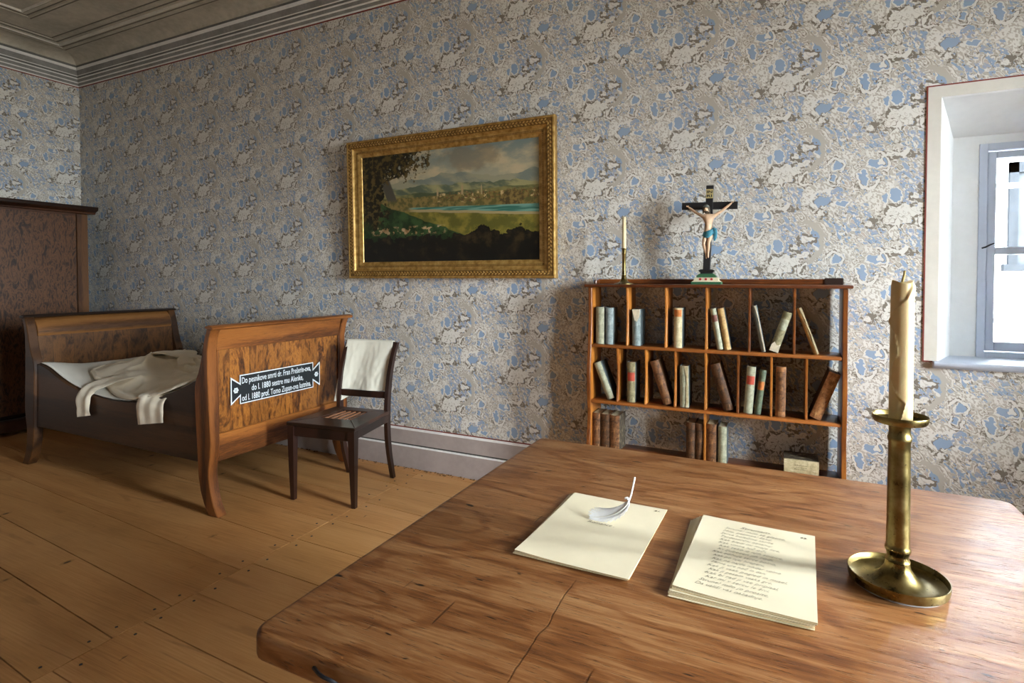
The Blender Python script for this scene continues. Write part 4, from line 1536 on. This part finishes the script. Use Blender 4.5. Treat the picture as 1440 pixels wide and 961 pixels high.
# hair, beard, face
hair = MB()
for k in range(46):
    a = lerp(-2.5, 2.5, k / 45)
    bx, by = -.004 + .0135 * math.sin(a), -.037 + .013 * -math.cos(a) * -1
    top = Vector((-.004 + .006 * math.sin(a), -.037 + .005 * math.cos(a), .4125))
    midp = Vector((bx * 1.0, by, .402))
    low = Vector((-.004 + .0165 * math.sin(a), -.033 + .011 * math.cos(a), .375 + .008 * math.cos(a * 2)))
    hair.tube([top, midp, (midp + low) / 2 + Vector((.0012 * math.sin(k * 2.1), 0, 0)), low], [.0026, .0032, .0030, .0018], 6)
for k in range(14):
    a = lerp(-1.2, 1.2, k / 13)
    hair.tube([Vector((-.003 + .009 * math.sin(a), -.047 - .003 * math.cos(a), .3795)), Vector((-.003 + .008 * math.sin(a), -.050 - .002 * math.cos(a), .3725)), Vector((-.002 + .003 * math.sin(a), -.050, .366))], [.0022, .0022, .0010], 5)
hair.build('hair', M_HAIR, cr, loc=(.003, 0, 0))
face = MB()
face.tube([(-.0045, -.0535, .394), (-.0045, -.0572, .3885), (-.0045, -.0560, .3870)], [.0012, .0022, .0018], 6)
face.build('nose', M_FLESH, body, loc=(.003, 0, 0))
eyes = MB()
for sx_ in (-1, 1):
    eyes.tube([(-.0045 + sx_ * .0028, -.0545, .3925), (-.0045 + sx_ * .0052, -.0545, .3927), (-.0045 + sx_ * .0078, -.0525, .3920)], [.0005, .0009, .0005], 5)
eyes.tube([(-.0075, -.0555, .3832), (-.0045, -.0562, .3836), (-.0015, -.0555, .3832)], [.0005, .0008, .0005], 5)
eyes.build('painted_eyes', M_HAIR, body, loc=(.003, 0, 0))
crown = MB()
for q in range(3):
    pts = [(-.004 + .0142 * math.cos(a), -.038 + .0142 * math.sin(a), .4035 + .002 * math.sin(a * 5 + q * 2)) for a in [2 * PI * k / 30 for k in range(31)]]
    crown.tube(pts, .0015, 5)
crown.build('thorn_crown', plain('grey_green_crown', hx('66706a'), 0.6), cr, loc=(.003, 0, 0))
loin = MB()


def loin_f(u, v):
    a = 2 * PI * u
    z = .283 - v * .034 + .010 * math.cos(a - .5) - .004 * math.sin(a * 3) * v
    rx = .0245 + .0035 * math.sin(v * PI) + .0012 * math.sin(z * 900 + a * 2) + .002 * v
    ry = .0185 + .0035 * math.sin(v * PI) + .0012 * math.sin(z * 900 + a * 2) + .003 * v
    return (.004 + rx * math.cos(a), -.027 + ry * math.sin(a), z)


loin.grid(loin_f, 48, 14)
loin.tube([(.028, -.030, .291), (.037, -.034, .284), (.039, -.033, .265), (.037, -.031, .243), (.034, -.030, .226)], [.006, .0095, .0095, .0095, .004], 8, flat=.6)
loin.tube([(.026, -.036, .286), (.033, -.038, .290), (.037, -.034, .286)], [.005, .006, .004], 8)
lo_ = loin.build('loincloth', M_LOIN, cr, loc=(.0058, 0, 0))
mod(lo_, 'SOLIDIFY', thickness=.0012)

# ------------------------------------------------------------------ framed landscape
PW, PH = 1.62, .985
pt = tag(empty('framed_painting', (-2.031, YD - .012, 1.336)), 'landscape painting in a wide gilded frame on the wall above the chair', 'painting')
pt.rotation_euler = (math.radians(1.2), 0, 0)
fp = [(0.0, 0.0, 0), (0.0, -.040, 0), (.004, -.046, 0), (.012, -.048, 0), (.016, -.045, 1), (.020, -.044, 1), (.048, -.044, 1), (.052, -.040, 0), (.060, -.031, 0), (.070, -.026, 0), (.078, -.026, 1), (.090, -.025, 0), (.095, -.022, 0), (.108, -.016, 0), (.114, -.014, 0), (.117, -.010, 0), (.117, 0.0, 0)]


def frame_side(i):
    m = MB()
    for (d, y, k), (d2, y2, _) in zip(fp, fp[1:]):
        def L(dd, yy):
            c = [(-PW / 2 + dd, yy, dd), (PW / 2 - dd, yy, dd), (PW / 2 - dd, yy, PH - dd), (-PW / 2 + dd, yy, PH - dd)]
            return c[i], c[(i + 1) % 4]
        a, b = L(d, y)
        c, e = L(d2, y2)
        m.add([a, b, e, c], [(0, 1, 2, 3)], k)
    return m.build('frame_side', [M_GILT, M_GILT_D], pt, smooth=0.5, fix=False)


sides = [frame_side(i) for i in range(4)]


def leaf(m, T, s):
    v = [(-.5, 0, 0), (-.25, .42, .3), (.25, .42, .3), (.5, 0, 0), (.25, -.42, .3), (-.25, -.42, .3), (0, 0, .75)]
    m.add([(p[0] * s[0], p[1] * s[1], p[2] * s[2]) for p in v], [(0, 1, 6), (1, 2, 6), (2, 3, 6), (3, 4, 6), (4, 5, 6), (5, 0, 6)], 0, T)


def bead(m, T, r):
    m.add([(r, 0, 0), (0, r, 0), (-r, 0, 0), (0, -r, 0), (r * .7, r * .7, 0), (-r * .7, r * .7, 0), (-r * .7, -r * .7, 0), (r * .7, -r * .7, 0), (0, 0, r)], [(0, 4, 8), (4, 1, 8), (1, 5, 8), (5, 2, 8), (2, 6, 8), (6, 3, 8), (3, 7, 8), (7, 0, 8)], 0, T)


FACE = Matrix(((1, 0, 0, 0), (0, 0, -1, 0), (0, 1, 0, 0), (0, 0, 0, 1)))   # local z -> -Y, local y -> z
for i in range(4):
    m = MB()
    ln = PW if i % 2 == 0 else PH
    ang = i * PI / 2
    ctr = [(0, 0), (PW / 2, PH / 2), (0, PH), (-PW / 2, PH / 2)][i]
    base = Matrix.Translation((ctr[0], 0, ctr[1])) @ FACE @ Matrix.Rotation(ang, 4, 'Z')
    n = int((ln - .07) / .024)
    for k in range(n):
        t = -((n - 1) / 2) * .024 + k * .024
        for dy, sg in ((.027, 1), (.041, -1)):
            leaf(m, base @ Matrix.Translation((t + .006 * sg, dy, .0435)) @ Matrix.Rotation(sg * .6, 4, 'Z'), (.022, .012, .008))
    o = m.build('leaf_ornament', M_GILT, sides[i], smooth=0.4)
    o['kind'] = 'stuff'
    m = MB()
    n = int((ln - .18) / .0105)
    for k in range(n):
        t = -((n - 1) / 2) * .0105 + k * .0105
        bead(m, base @ Matrix.Translation((t, .084, .025)), .0042)
    o = m.build('bead_row', M_GILT, sides[i], smooth=1.2)
    o['kind'] = 'stuff'
cv = MB().box(0, 1.386, -.008, -.002, 0, .751).build('canvas', M_OIL, pt, smooth=0, loc=(-.693, 0, .117))
cv.scale = (1, 1, 1)

# ------------------------------------------------------------------ wardrobe
wx1 = -5.86
wd = tag(empty('wardrobe', (-6.13, 2.36, 0)), 'tall dark burl wardrobe at the left wall behind the bed head', 'wardrobe')
ox, oy = 6.13, -2.36


def wbox(x0, x1, y0, y1, z0, z1, b=.003, seg=1): return MB().box(x0 + ox, x1 + ox, y0 + oy, y1 + oy, z0, z1, b, seg)


m = wbox(-6.40, wx1 - .02, 1.52, 2.955, .12, 1.94)
m.build('carcass', M_WARD_W, wd)
wbox(wx1 - .03, wx1, 2.865, 2.955, .12, 1.935).build('stile', M_WARD_Z, wd)
wbox(wx1 - .03, wx1, 1.52, 1.61, .12, 1.935).build('stile', M_WARD_Z, wd)
for y0, y1 in ((1.615, 2.233), (2.239, 2.860)):
    dr = wbox(wx1 - .022, wx1 - .004, y0, y1, .17, 1.92).build('door', M_WARD, wd)
    MB().tube([(wx1 - .006 + ox, (2.21 if y0 < 2 else 2.262) + oy, 1.02), (wx1 + .014 + ox, (2.21 if y0 < 2 else 2.262) + oy, 1.02)], [.004, .007], 10).build('key', M_BRASS, dr)
cn = MB()
cn.prism([(-6.42 + ox, 1.94), (wx1 + .012 + ox, 1.94), (wx1 + .016 + ox, 1.955), (wx1 + .03 + ox, 1.962), (wx1 + .055 + ox, 1.972), (wx1 + .062 + ox, 1.978), (wx1 + .062 + ox, 2.004), (wx1 + .056 + ox, 2.008), (-6.42 + ox, 2.008)], 1.46 + oy, 3.015 + oy, 'y', b=.002)
cn.build('cornice', M_WARD_W, wd)
wbox(-6.40, wx1 + .02, 1.505, 2.97, .035, .14, .006).build('plinth', M_WARD_W, wd)
for y in (1.56, 2.90):
    for x in (-6.34, wx1 - .05): MB().lathe([(.022, 0), (.034, .014), (.030, .036)], 20, (x + ox, y + oy, 0)).build('foot', M_WARD_W, wd)

# ------------------------------------------------------------------ bed
bd = tag(empty('sleigh_bed', (-3.85, 2.575, 0)), 'walnut sleigh bed with scrolled ends standing along the wall', 'bed')
bx, by = 3.85, -2.575
inner = [(1.055, -2.868), (1.0, -2.890), (.95, -2.905), (.858, -2.927), (.80, -2.948), (.764, -2.967), (.72, -2.978), (.658, -2.981), (.53, -2.974), (.40, -2.967), (.30, -2.962), (.202, -2.956), (.13, -2.941), (.065, -2.915), (.03, -2.895), (0.0, -2.868)]
outer = [(0.0, -2.792), (.03, -2.812), (.065, -2.832), (.10, -2.845), (.15, -2.858), (.215, -2.868), (.27, -2.866), (.33, -2.853), (.413, -2.846), (.54, -2.853), (.669, -2.860), (.80, -2.866), (.926, -2.866), (1.0, -2.850), (1.04, -2.832), (1.060, -2.808), (1.066, -2.83), (1.064, -2.855)]
P_POST = [(x, z) for z, x in inner[::-1]][::-1]
P_POST = [(x, z) for z, x in inner] + [(x, z) for z, x in outer]


def mirror(pts): return [(-7.70 - x, z) for x, z in pts]


def poly_y(pts, y0, y1, b=.004): return MB().prism([(x + bx, z) for x, z in pts], y0 + by, y1 + by, 'y', b=b)


for end, f in (('foot', lambda p: p), ('head', mirror)):
    for y0, y1 in ((2.025, 2.083), (3.052, 3.110)):
        o = poly_y(f(P_POST), y0, y1).build('post', M_BED_Z if end == 'foot' else M_BED_X, bd, smooth=0.6)
    cap = [(-2.876, 1.058), (-2.868, 1.068), (-2.835, 1.074), (-2.805, 1.068), (-2.797, 1.056), (-2.812, 1.046), (-2.845, 1.050)]
    poly_y(f(cap), 2.012 if end == 'foot' else 2.02, 3.125, .004).build('top_roll', M_BED_Y if end == 'foot' else M_BED_DK, bd)
    up = [(-2.895, .925), (-2.868, .925), (-2.868, .95), (-2.858, 1.0), (-2.845, 1.048), (-2.872, 1.052), (-2.888, 1.0)]
    if end == 'foot':
        poly_y(up, 2.083, 3.052, .002).build('top_rail', M_BED_Y, bd)
        poly_y([(-2.90, .44), (-2.876, .44), (-2.876, .93), (-2.90, .93)], 2.083, 3.052, 0).build('panel', M_BED_BURL, bd)
        poly_y([(-2.91, .29), (-2.862, .29), (-2.858, .36), (-2.860, .448), (-2.91, .448)], 2.083, 3.052, .004).build('bottom_rail', M_BED_Y, bd)
        mo = MB()
        for y0, y1, z0, z1 in ((2.083, 2.097, .45, .925), (3.038, 3.052, .45, .925)):
            mo.box(-2.878 + bx, -2.866 + bx, y0 + by, y1 + by, z0, z1, .003)
        mo.build('panel_moulding', M_BED_Z, bd)
    else:
        # the rounded roll of the headboard faces the bed
        hr = [(-4.872, 1.052), (-4.845, 1.045), (-4.815, 1.02), (-4.795, .985), (-4.785, .945), (-4.790, .918), (-4.800, .905), (-4.84, .905), (-4.86, .98)]
        poly_y(hr, 2.083, 3.052, .003).build('top_rail', wood('headboard_roll', hx('412713'), hx('6a4524'), hx('855a31'), 1, .35), bd)
        poly_y([(-4.83, .30), (-4.805, .30), (-4.775, .74), (-4.79, .925), (-4.815, .925)], 2.083, 3.052, 0).build('panel', M_HEAD_BURL, bd)
rail_top = [(-4.755, .728), (-4.70, .728), (-4.63, .718), (-4.564, .699), (-4.50, .674), (-4.429, .647), (-4.35, .622), (-4.277, .604), (-4.15, .580), (-4.05, .566), (-3.946, .557), (-3.83, .553), (-3.70, .557), (-3.583, .567), (-3.45, .592), (-3.352, .616), (-3.224, .655), (-3.117, .698), (-3.02, .740), (-2.962, .757)]


def rt(x): return interp(rail_top, x)


for y0, y1 in ((2.043, 2.071), (3.065, 3.093)):
    poly_y(rail_top + [(-2.962, .283), (-4.74, .283)], y0, y1, .004).build('side_rail', M_BED_X, bd, smooth=0.6)
sl = MB()
sl.box(-4.74 + bx, -2.98 + bx, 2.071 + by, 3.065 + by, .36, .38)
sl.build('bed_base', M_BED_X, bd)
# memorial plaque on the footboard
SG = Matrix(((0, 0, 1, -2.866 + bx), (1, 0, 0, 2.512 + by), (0, 1, 0, .676), (0, 0, 0, 1)))    # local x -> Y, y -> z, z -> +X
a_, b_, c_, h_ = .285, .345, .275, .086
shape = [(-a_, h_), (a_, h_), (a_, h_ * .45), (b_, h_ * .95), (b_, -h_ * .95), (a_, -h_ * .45), (a_, -h_), (-a_, -h_), (-a_, -h_ * .45), (-b_, -h_ * .95), (-b_, h_ * .95), (-a_, h_ * .45)]
sg = MB().prism(shape, 0, .004, 'z', mi=0, T=SG)
sgo = sg.build('plaque', M_SIGN_W, bd, smooth=0, label='black lettered plaque with white edge and forked ends')
e_ = .006
shape2 = [(-a_ + e_, h_ - e_), (a_ - e_, h_ - e_), (a_ - e_, h_ * .30), (b_ - e_, h_ * .95 - e_ * 2.4), (b_ - e_, -h_ * .95 + e_ * 2.4), (a_ - e_, -h_ * .30), (a_ - e_, -h_ + e_), (-a_ + e_, -h_ + e_), (-a_ + e_, -h_ * .30), (-b_ + e_, -h_ * .95 + e_ * 2.4), (-b_ + e_, h_ * .95 - e_ * 2.4), (-a_ + e_, h_ * .30)]
MB().prism(shape2, .003, .0046, 'z', T=SG).build('plaque_field', M_SIGN_B, sgo, smooth=0)
LT = []
for s_, yy, w_, xx in (('Do pesnikove smrti dr. Fran Prešerin-ova,', .034, .535, -.272), ('do l. 1880 sestre mu Alenke,', -.018, .40, -.205), ('od l. 1880 prof. Tomo Zupan-ova lastnina.', -.070, .535, -.272)):
    LT.append(text_mesh('lettering', s_, .052, SG @ Matrix.Translation((xx, yy, .0048)), M_SIGN_W, sgo, width=w_, bold=.0004, depth=.0003))
ros = MB()
for x in (-.312, .312):
    for k in range(6):
        a = 2 * PI * k / 6
        ros.lathe([(.0065, 0), (.006, .001)], 8, T=SG @ Matrix.Translation((x + .0115 * math.cos(a), .0115 * math.sin(a), .0045)))
    ros.lathe([(.004, 0), (.004, .0014)], 8, T=SG @ Matrix.Translation((x, 0, .0045)))
ros.build('rosettes', M_SIGN_W, sgo)['kind'] = 'stuff'

# ------------------------------------------------------------------ bedding
N = lambda x, y, z=0.0: noise.noise(Vector((x, y, z)))


def interior(x): return interp([(-4.74, .695), (-4.5, .665), (-4.2, .632), (-3.9, .618), (-3.6, .622), (-3.3, .650), (-3.0, .700)], x)


def sheet_z(x, y):
    t = max(0, min(1, (y - 2.06) / .30))
    t = t * t * (3 - 2 * t)
    return lerp(rt(max(-4.74, min(-2.98, x))) + .010, interior(x), t)


def heap(x, y):
    h = .100 * math.exp(-((x + 4.17) / .23) ** 2 - ((y - 2.72) / .22) ** 2)
    h += .045 * math.exp(-((x + 3.65) / .32) ** 2 - ((y - 2.75) / .28) ** 2)
    h += .050 * math.exp(-((x + 4.28) / .11) ** 2 - ((y - 2.40) / .20) ** 2) + .030 * math.exp(-((x + 4.0) / .10) ** 2 - ((y - 2.30) / .12) ** 2)
    return h


mt = tag(MB().box(-4.738, -2.985, 2.075, 3.062, .381, .54, .03, 3).build('mattress', M_SHEET), 'thin mattress under the bed sheet in the sleigh bed', 'mattress')


def sheet_f(u, v):
    x = lerp(-4.72, -3.00, u)
    y = lerp(3.055, 2.064, v)
    z = sheet_z(x, y) + .006 * N(x * 9, y * 5) * min(1, (y - 2.064) / .1) - .004
    return (x, y, z)


bsht = MB().grid(sheet_f, 80, 50).build('bed_sheet', M_SHEET, fix=False)
mod(bsht, 'SOLIDIFY', thickness=.004)
tag(bsht, 'whitish bed sheet showing under the nightshirt toward the head', 'sheet')

ns = tag(empty('nightshirt', (-3.75, 2.5, .65)), 'crumpled cream linen nightshirt spread on the bed with its sleeves hanging over the side', 'nightshirt')
nx, ny, nz_ = 3.75, -2.5, -.65
near = [(-4.50, 2.36), (-4.40, 2.22), (-4.25, 2.17), (-4.10, 2.16), (-3.95, 2.115), (-3.8, 2.075), (-3.65, 2.048), (-3.5, 2.040), (-3.2, 2.040), (-3.08, 2.075), (-3.0, 2.13)]
far = [(-4.50, 2.62), (-4.40, 2.80), (-4.2, 2.95), (-4.0, 2.99), (-3.5, 3.0), (-3.0, 2.97)]


def ridge(x, y, ang, f, ph, sharp=2.0):
    t = (x * math.cos(ang) + y * math.sin(ang)) * f + 1.3 * N(x * 3 + ph, y * 3, ph)
    return (1 - abs(math.sin(t))) ** sharp


def shirt_f(u, v):
    x = lerp(-4.50, -2.985, u)
    yn, yf = interp(near, x), interp(far, x)
    y = lerp(yf, yn, v)
    z = max(sheet_z(x, y), sheet_z(x, y)) + heap(x, y) + .016
    amp = min(1, (1 - v) * 6, v * 6 + .2)
    z += .034 * ridge(x, y, 0.9, 9, 1.0, 3) * amp * (.3 + .7 * max(0, min(1, (-3.7 - x) / .4)))
    z += .018 * ridge(x, y, 2.1, 8, 4.0, 4) * amp
    z += .006 * N(x * 14, y * 9, 2) * amp + .012 * N(x * 5, y * 5, 7) * amp
    # a seam fold running from the collar toward the foot end
    d = y - (2.60 - (x + 4.0) * .10)
    z += ((.026 * math.exp(-(d / .022) ** 2)) - .016 * math.exp(-((d + .03) / .018) ** 2)) * max(0, min(1, (x + 4.05) / .15)) * amp
    # rolled hem
    if v > .96: z += .006 * math.sin((v - .96) / .04 * PI)
    if v > .985: z -= .010 * (v - .985) / .015
    return (x + nx, y + ny, z + nz_)


so = MB().grid(shirt_f, 150, 90).build('body', M_LINEN, ns, fix=False)
mod(so, 'SOLIDIFY', thickness=.006)


def sleeve(path, widths, seed, fold=5):
    """A flattened, pleated tube along a path."""
    P = spline(path, 40)
    R = []
    n = 28
    for i, p in enumerate(P):
        t = i / 40
        tg = (P[min(40, i + 1)] - P[max(0, i - 1)]).normalized()
        sd = Vector((1, 0, 0)) - tg * tg.x
        sd.normalize()
        nr = sd.cross(tg)
        w = interp([(k / (len(widths) - 1), q) for k, q in enumerate(widths)], t)
        ring = []
        for k in range(n):
            a = 2 * PI * k / n
            c, s_ = math.cos(a), math.sin(a)
            pl = .0040 * math.sin(c * fold + seed + t * 2.5 * math.sin(seed)) * min(1, t * 2) + .006 * N(c * 2 + seed, t * 6, seed)
            th = .010 * (1 - c * c) ** .5
            q = p + sd * (w * c * .5) + nr * ((th if s_ > 0 else -th * .3) + pl)
            ring.append((q.x + nx, q.y + ny, q.z + nz_))
        R.append(ring)
    return MB().rings(R)


sleeve([(-3.98, 2.34, .675), (-4.03, 2.20, .660), (-4.08, 2.105, .628), (-4.10, 2.055, .598), (-4.10, 2.022, .555), (-4.085, 2.012, .49), (-4.075, 2.010, .435)], [.20, .20, .18, .17, .15, .13, .14], 1.0).build('sleeve', M_LINEN, ns, smooth=1.5)
sleeve([(-3.42, 2.28, .670), (-3.40, 2.17, .648), (-3.40, 2.095, .634), (-3.39, 2.048, .622), (-3.385, 2.020, .585), (-3.375, 2.010, .53), (-3.365, 2.008, .468)], [.22, .24, .25, .255, .26, .26, .26], 2.3, 8).build('shirt_tail', M_LINEN, ns, smooth=1.5)
cl_ = MB()
for pts in ([(-4.30, 2.66, .765), (-4.22, 2.60, .785), (-4.12, 2.60, .790), (-4.02, 2.63, .775), (-3.95, 2.68, .745)], [(-4.12, 2.66, .79), (-4.03, 2.70, .785), (-3.96, 2.62, .742), (-3.90, 2.60, .715)]):
    P = spline(pts, 24)
    cl_.rings([[(p.x + nx + .03 * math.cos(a) * .5, p.y + ny + .055 * math.cos(a), p.z + nz_ + .012 * math.sin(a) - .012) for a in [2 * PI * k / 14 for k in range(14)]] for p in P])
cl_.build('collar', M_LINEN, ns, smooth=1.5)

# ------------------------------------------------------------------ chair
ch = tag(empty('wooden_chair', (-2.45, 2.665, 0), math.radians(7.7)), 'dark wooden chair with a slatted seat standing at the foot of the bed', 'chair')


def leg(pts, ws):
    R = []
    for (x, y, z), (a, b) in zip(pts, ws):
        R.append([(x - a, y - b, z), (x + a, y - b, z), (x + a, y + b, z), (x - a, y + b, z)])
    return MB().rings(R)


SZ = .475
for s_ in (-1, 1):
    leg([(s_ * .212, -.232, 0), (s_ * .212, -.236, .2), (s_ * .211, -.238, .40), (s_ * .211, -.238, SZ - .022)], [(.013, .013), (.017, .017), (.021, .021), (.021, .021)]).build('leg', M_CHAIR, ch, smooth=0)
    pz = [(0, .296), (.08, .272), (.18, .244), (.30, .222), (.42, .212), (.50, .212), (.60, .222), (.70, .240), (.79, .268), (.86, .300), (.905, .330)]
    pp = spline([(s_ * interp([(0, .170), (.3, .176), (.45, .180), (.9, .186)], z), y - .02, z) for z, y in pz], 30)
    leg([tuple(p) for p in pp], [(.0125, interp([(0, .015), (.2, .018), (.45, .022), (.7, .019), (.905, .015)], p[2])) for p in pp]).build('leg', M_CHAIR, ch, smooth=0.5)
st = MB()
o_ = [(-.238, -.262), (.238, -.262), (.200, .185), (-.200, .185)]
i_ = [(-.118, -.105), (.104, -.105), (.088, .105), (-.100, .105)]


def trap(m, a, b, c, d, z0, z1):
    m.solid([(p[0], p[1], z) for z in (z0, z1) for p in (a, b, c, d)], [(3, 2, 1, 0), (4, 5, 6, 7), (0, 1, 5, 4), (1, 2, 6, 5), (2, 3, 7, 6), (3, 0, 4, 7)], .003)


for k in range(4): trap(st, o_[k], o_[(k + 1) % 4], i_[(k + 1) % 4], i_[k], SZ - .022, SZ)
st.build('seat_frame', M_CHAIR_X, ch, smooth=0.4)
for k in range(5):
    t = (k + .5) / 5
    xf, xk = lerp(i_[0][0], i_[1][0], t), lerp(i_[3][0], i_[2][0], t)
    m = MB()
    trap(m, (xf - .0085, -.108), (xf + .0085, -.108), (xk + .007, .108), (xk - .007, .108), SZ - .016, SZ - .004)
    m.build('seat_slat', M_SLAT, ch, smooth=0)
ap = MB()
ap.box(-.195, .195, -.250, -.230, SZ - .085, SZ - .022, .002)
for s_ in (-1, 1):
    a, b = (s_ * .218, -.22), (s_ * .186, .18)
    trap(ap, (a[0] - .01, a[1]), (a[0] + .01, a[1]), (b[0] + .01, b[1]), (b[0] - .01, b[1]), SZ - .075, SZ - .022)
ap.box(-.17, .17, .165, .185, SZ - .07, SZ - .022, .002)
ap.build('apron', M_CHAIR, ch)
MB().box(-.178, .178, .190, .208, .548, .592, .003).build('back_slat', M_CHAIR, ch)


def crest(u, v):
    a = 2 * PI * v
    x = lerp(-.19, .19, u)
    return (x, .298 + .010 * math.cos(a) + .012 * (1 - (x / .19) ** 2), .885 + .024 * math.sin(a) * (1 if math.sin(a) > 0 else 1.6))


MB().grid(crest, 16, 14).build('crest_rail', M_CHAIR, ch)

# towel over the crest rail
tw = empty('towel', (-2.45, 2.665, 0), math.radians(7.7))
tag(tw, 'cream cotton towel hanging over the back of the dark chair', 'towel')


def towel_f(u, v):
    x = lerp(-.184, .168, u)
    bow = .012 * (1 - (x / .19) ** 2)
    lf = .405 - .085 * u + .012 * math.sin(u * 7 + 1) + .006 * math.sin(u * 19)       # drop in front
    lb = .24
    s = lerp(-lb, lf, v)
    yc, zc, r = .298 + bow, .898, .0175
    arc_ = PI * r
    if s < -arc_ / 2:
        q = -arc_ / 2 - s
        y, z = yc + r + .002 - .10 * min(1, q / .3) * .55, zc - q
    elif s > arc_ / 2:
        q = s - arc_ / 2
        y, z = yc - r - .03 * math.sin(min(1, q / .3) * PI / 2) - .075 * (q / .4) ** 1.2, zc - q
    else:
        a = s / arc_ * PI
        y, z = yc - r * math.sin(a), zc + r * math.cos(a)
    k = max(0, s) / lf
    y -= (.010 * math.sin(u * 9 + v * 2.2) + .006 * N(u * 5, v * 6, 3) + .004 * N(u * 14, v * 12, 5)) * k ** .6
    x -= (.035 * k) * (1 - u) * .9
    z += .004 * N(u * 6, v * 4, 9) * k
    return (x, y, z)


tm = MB().grid(towel_f, 70, 90).build('cloth', M_TOWEL, tw, fix=False, smooth=2.0)
mod(tm, 'SOLIDIFY', thickness=.004, offset=0)
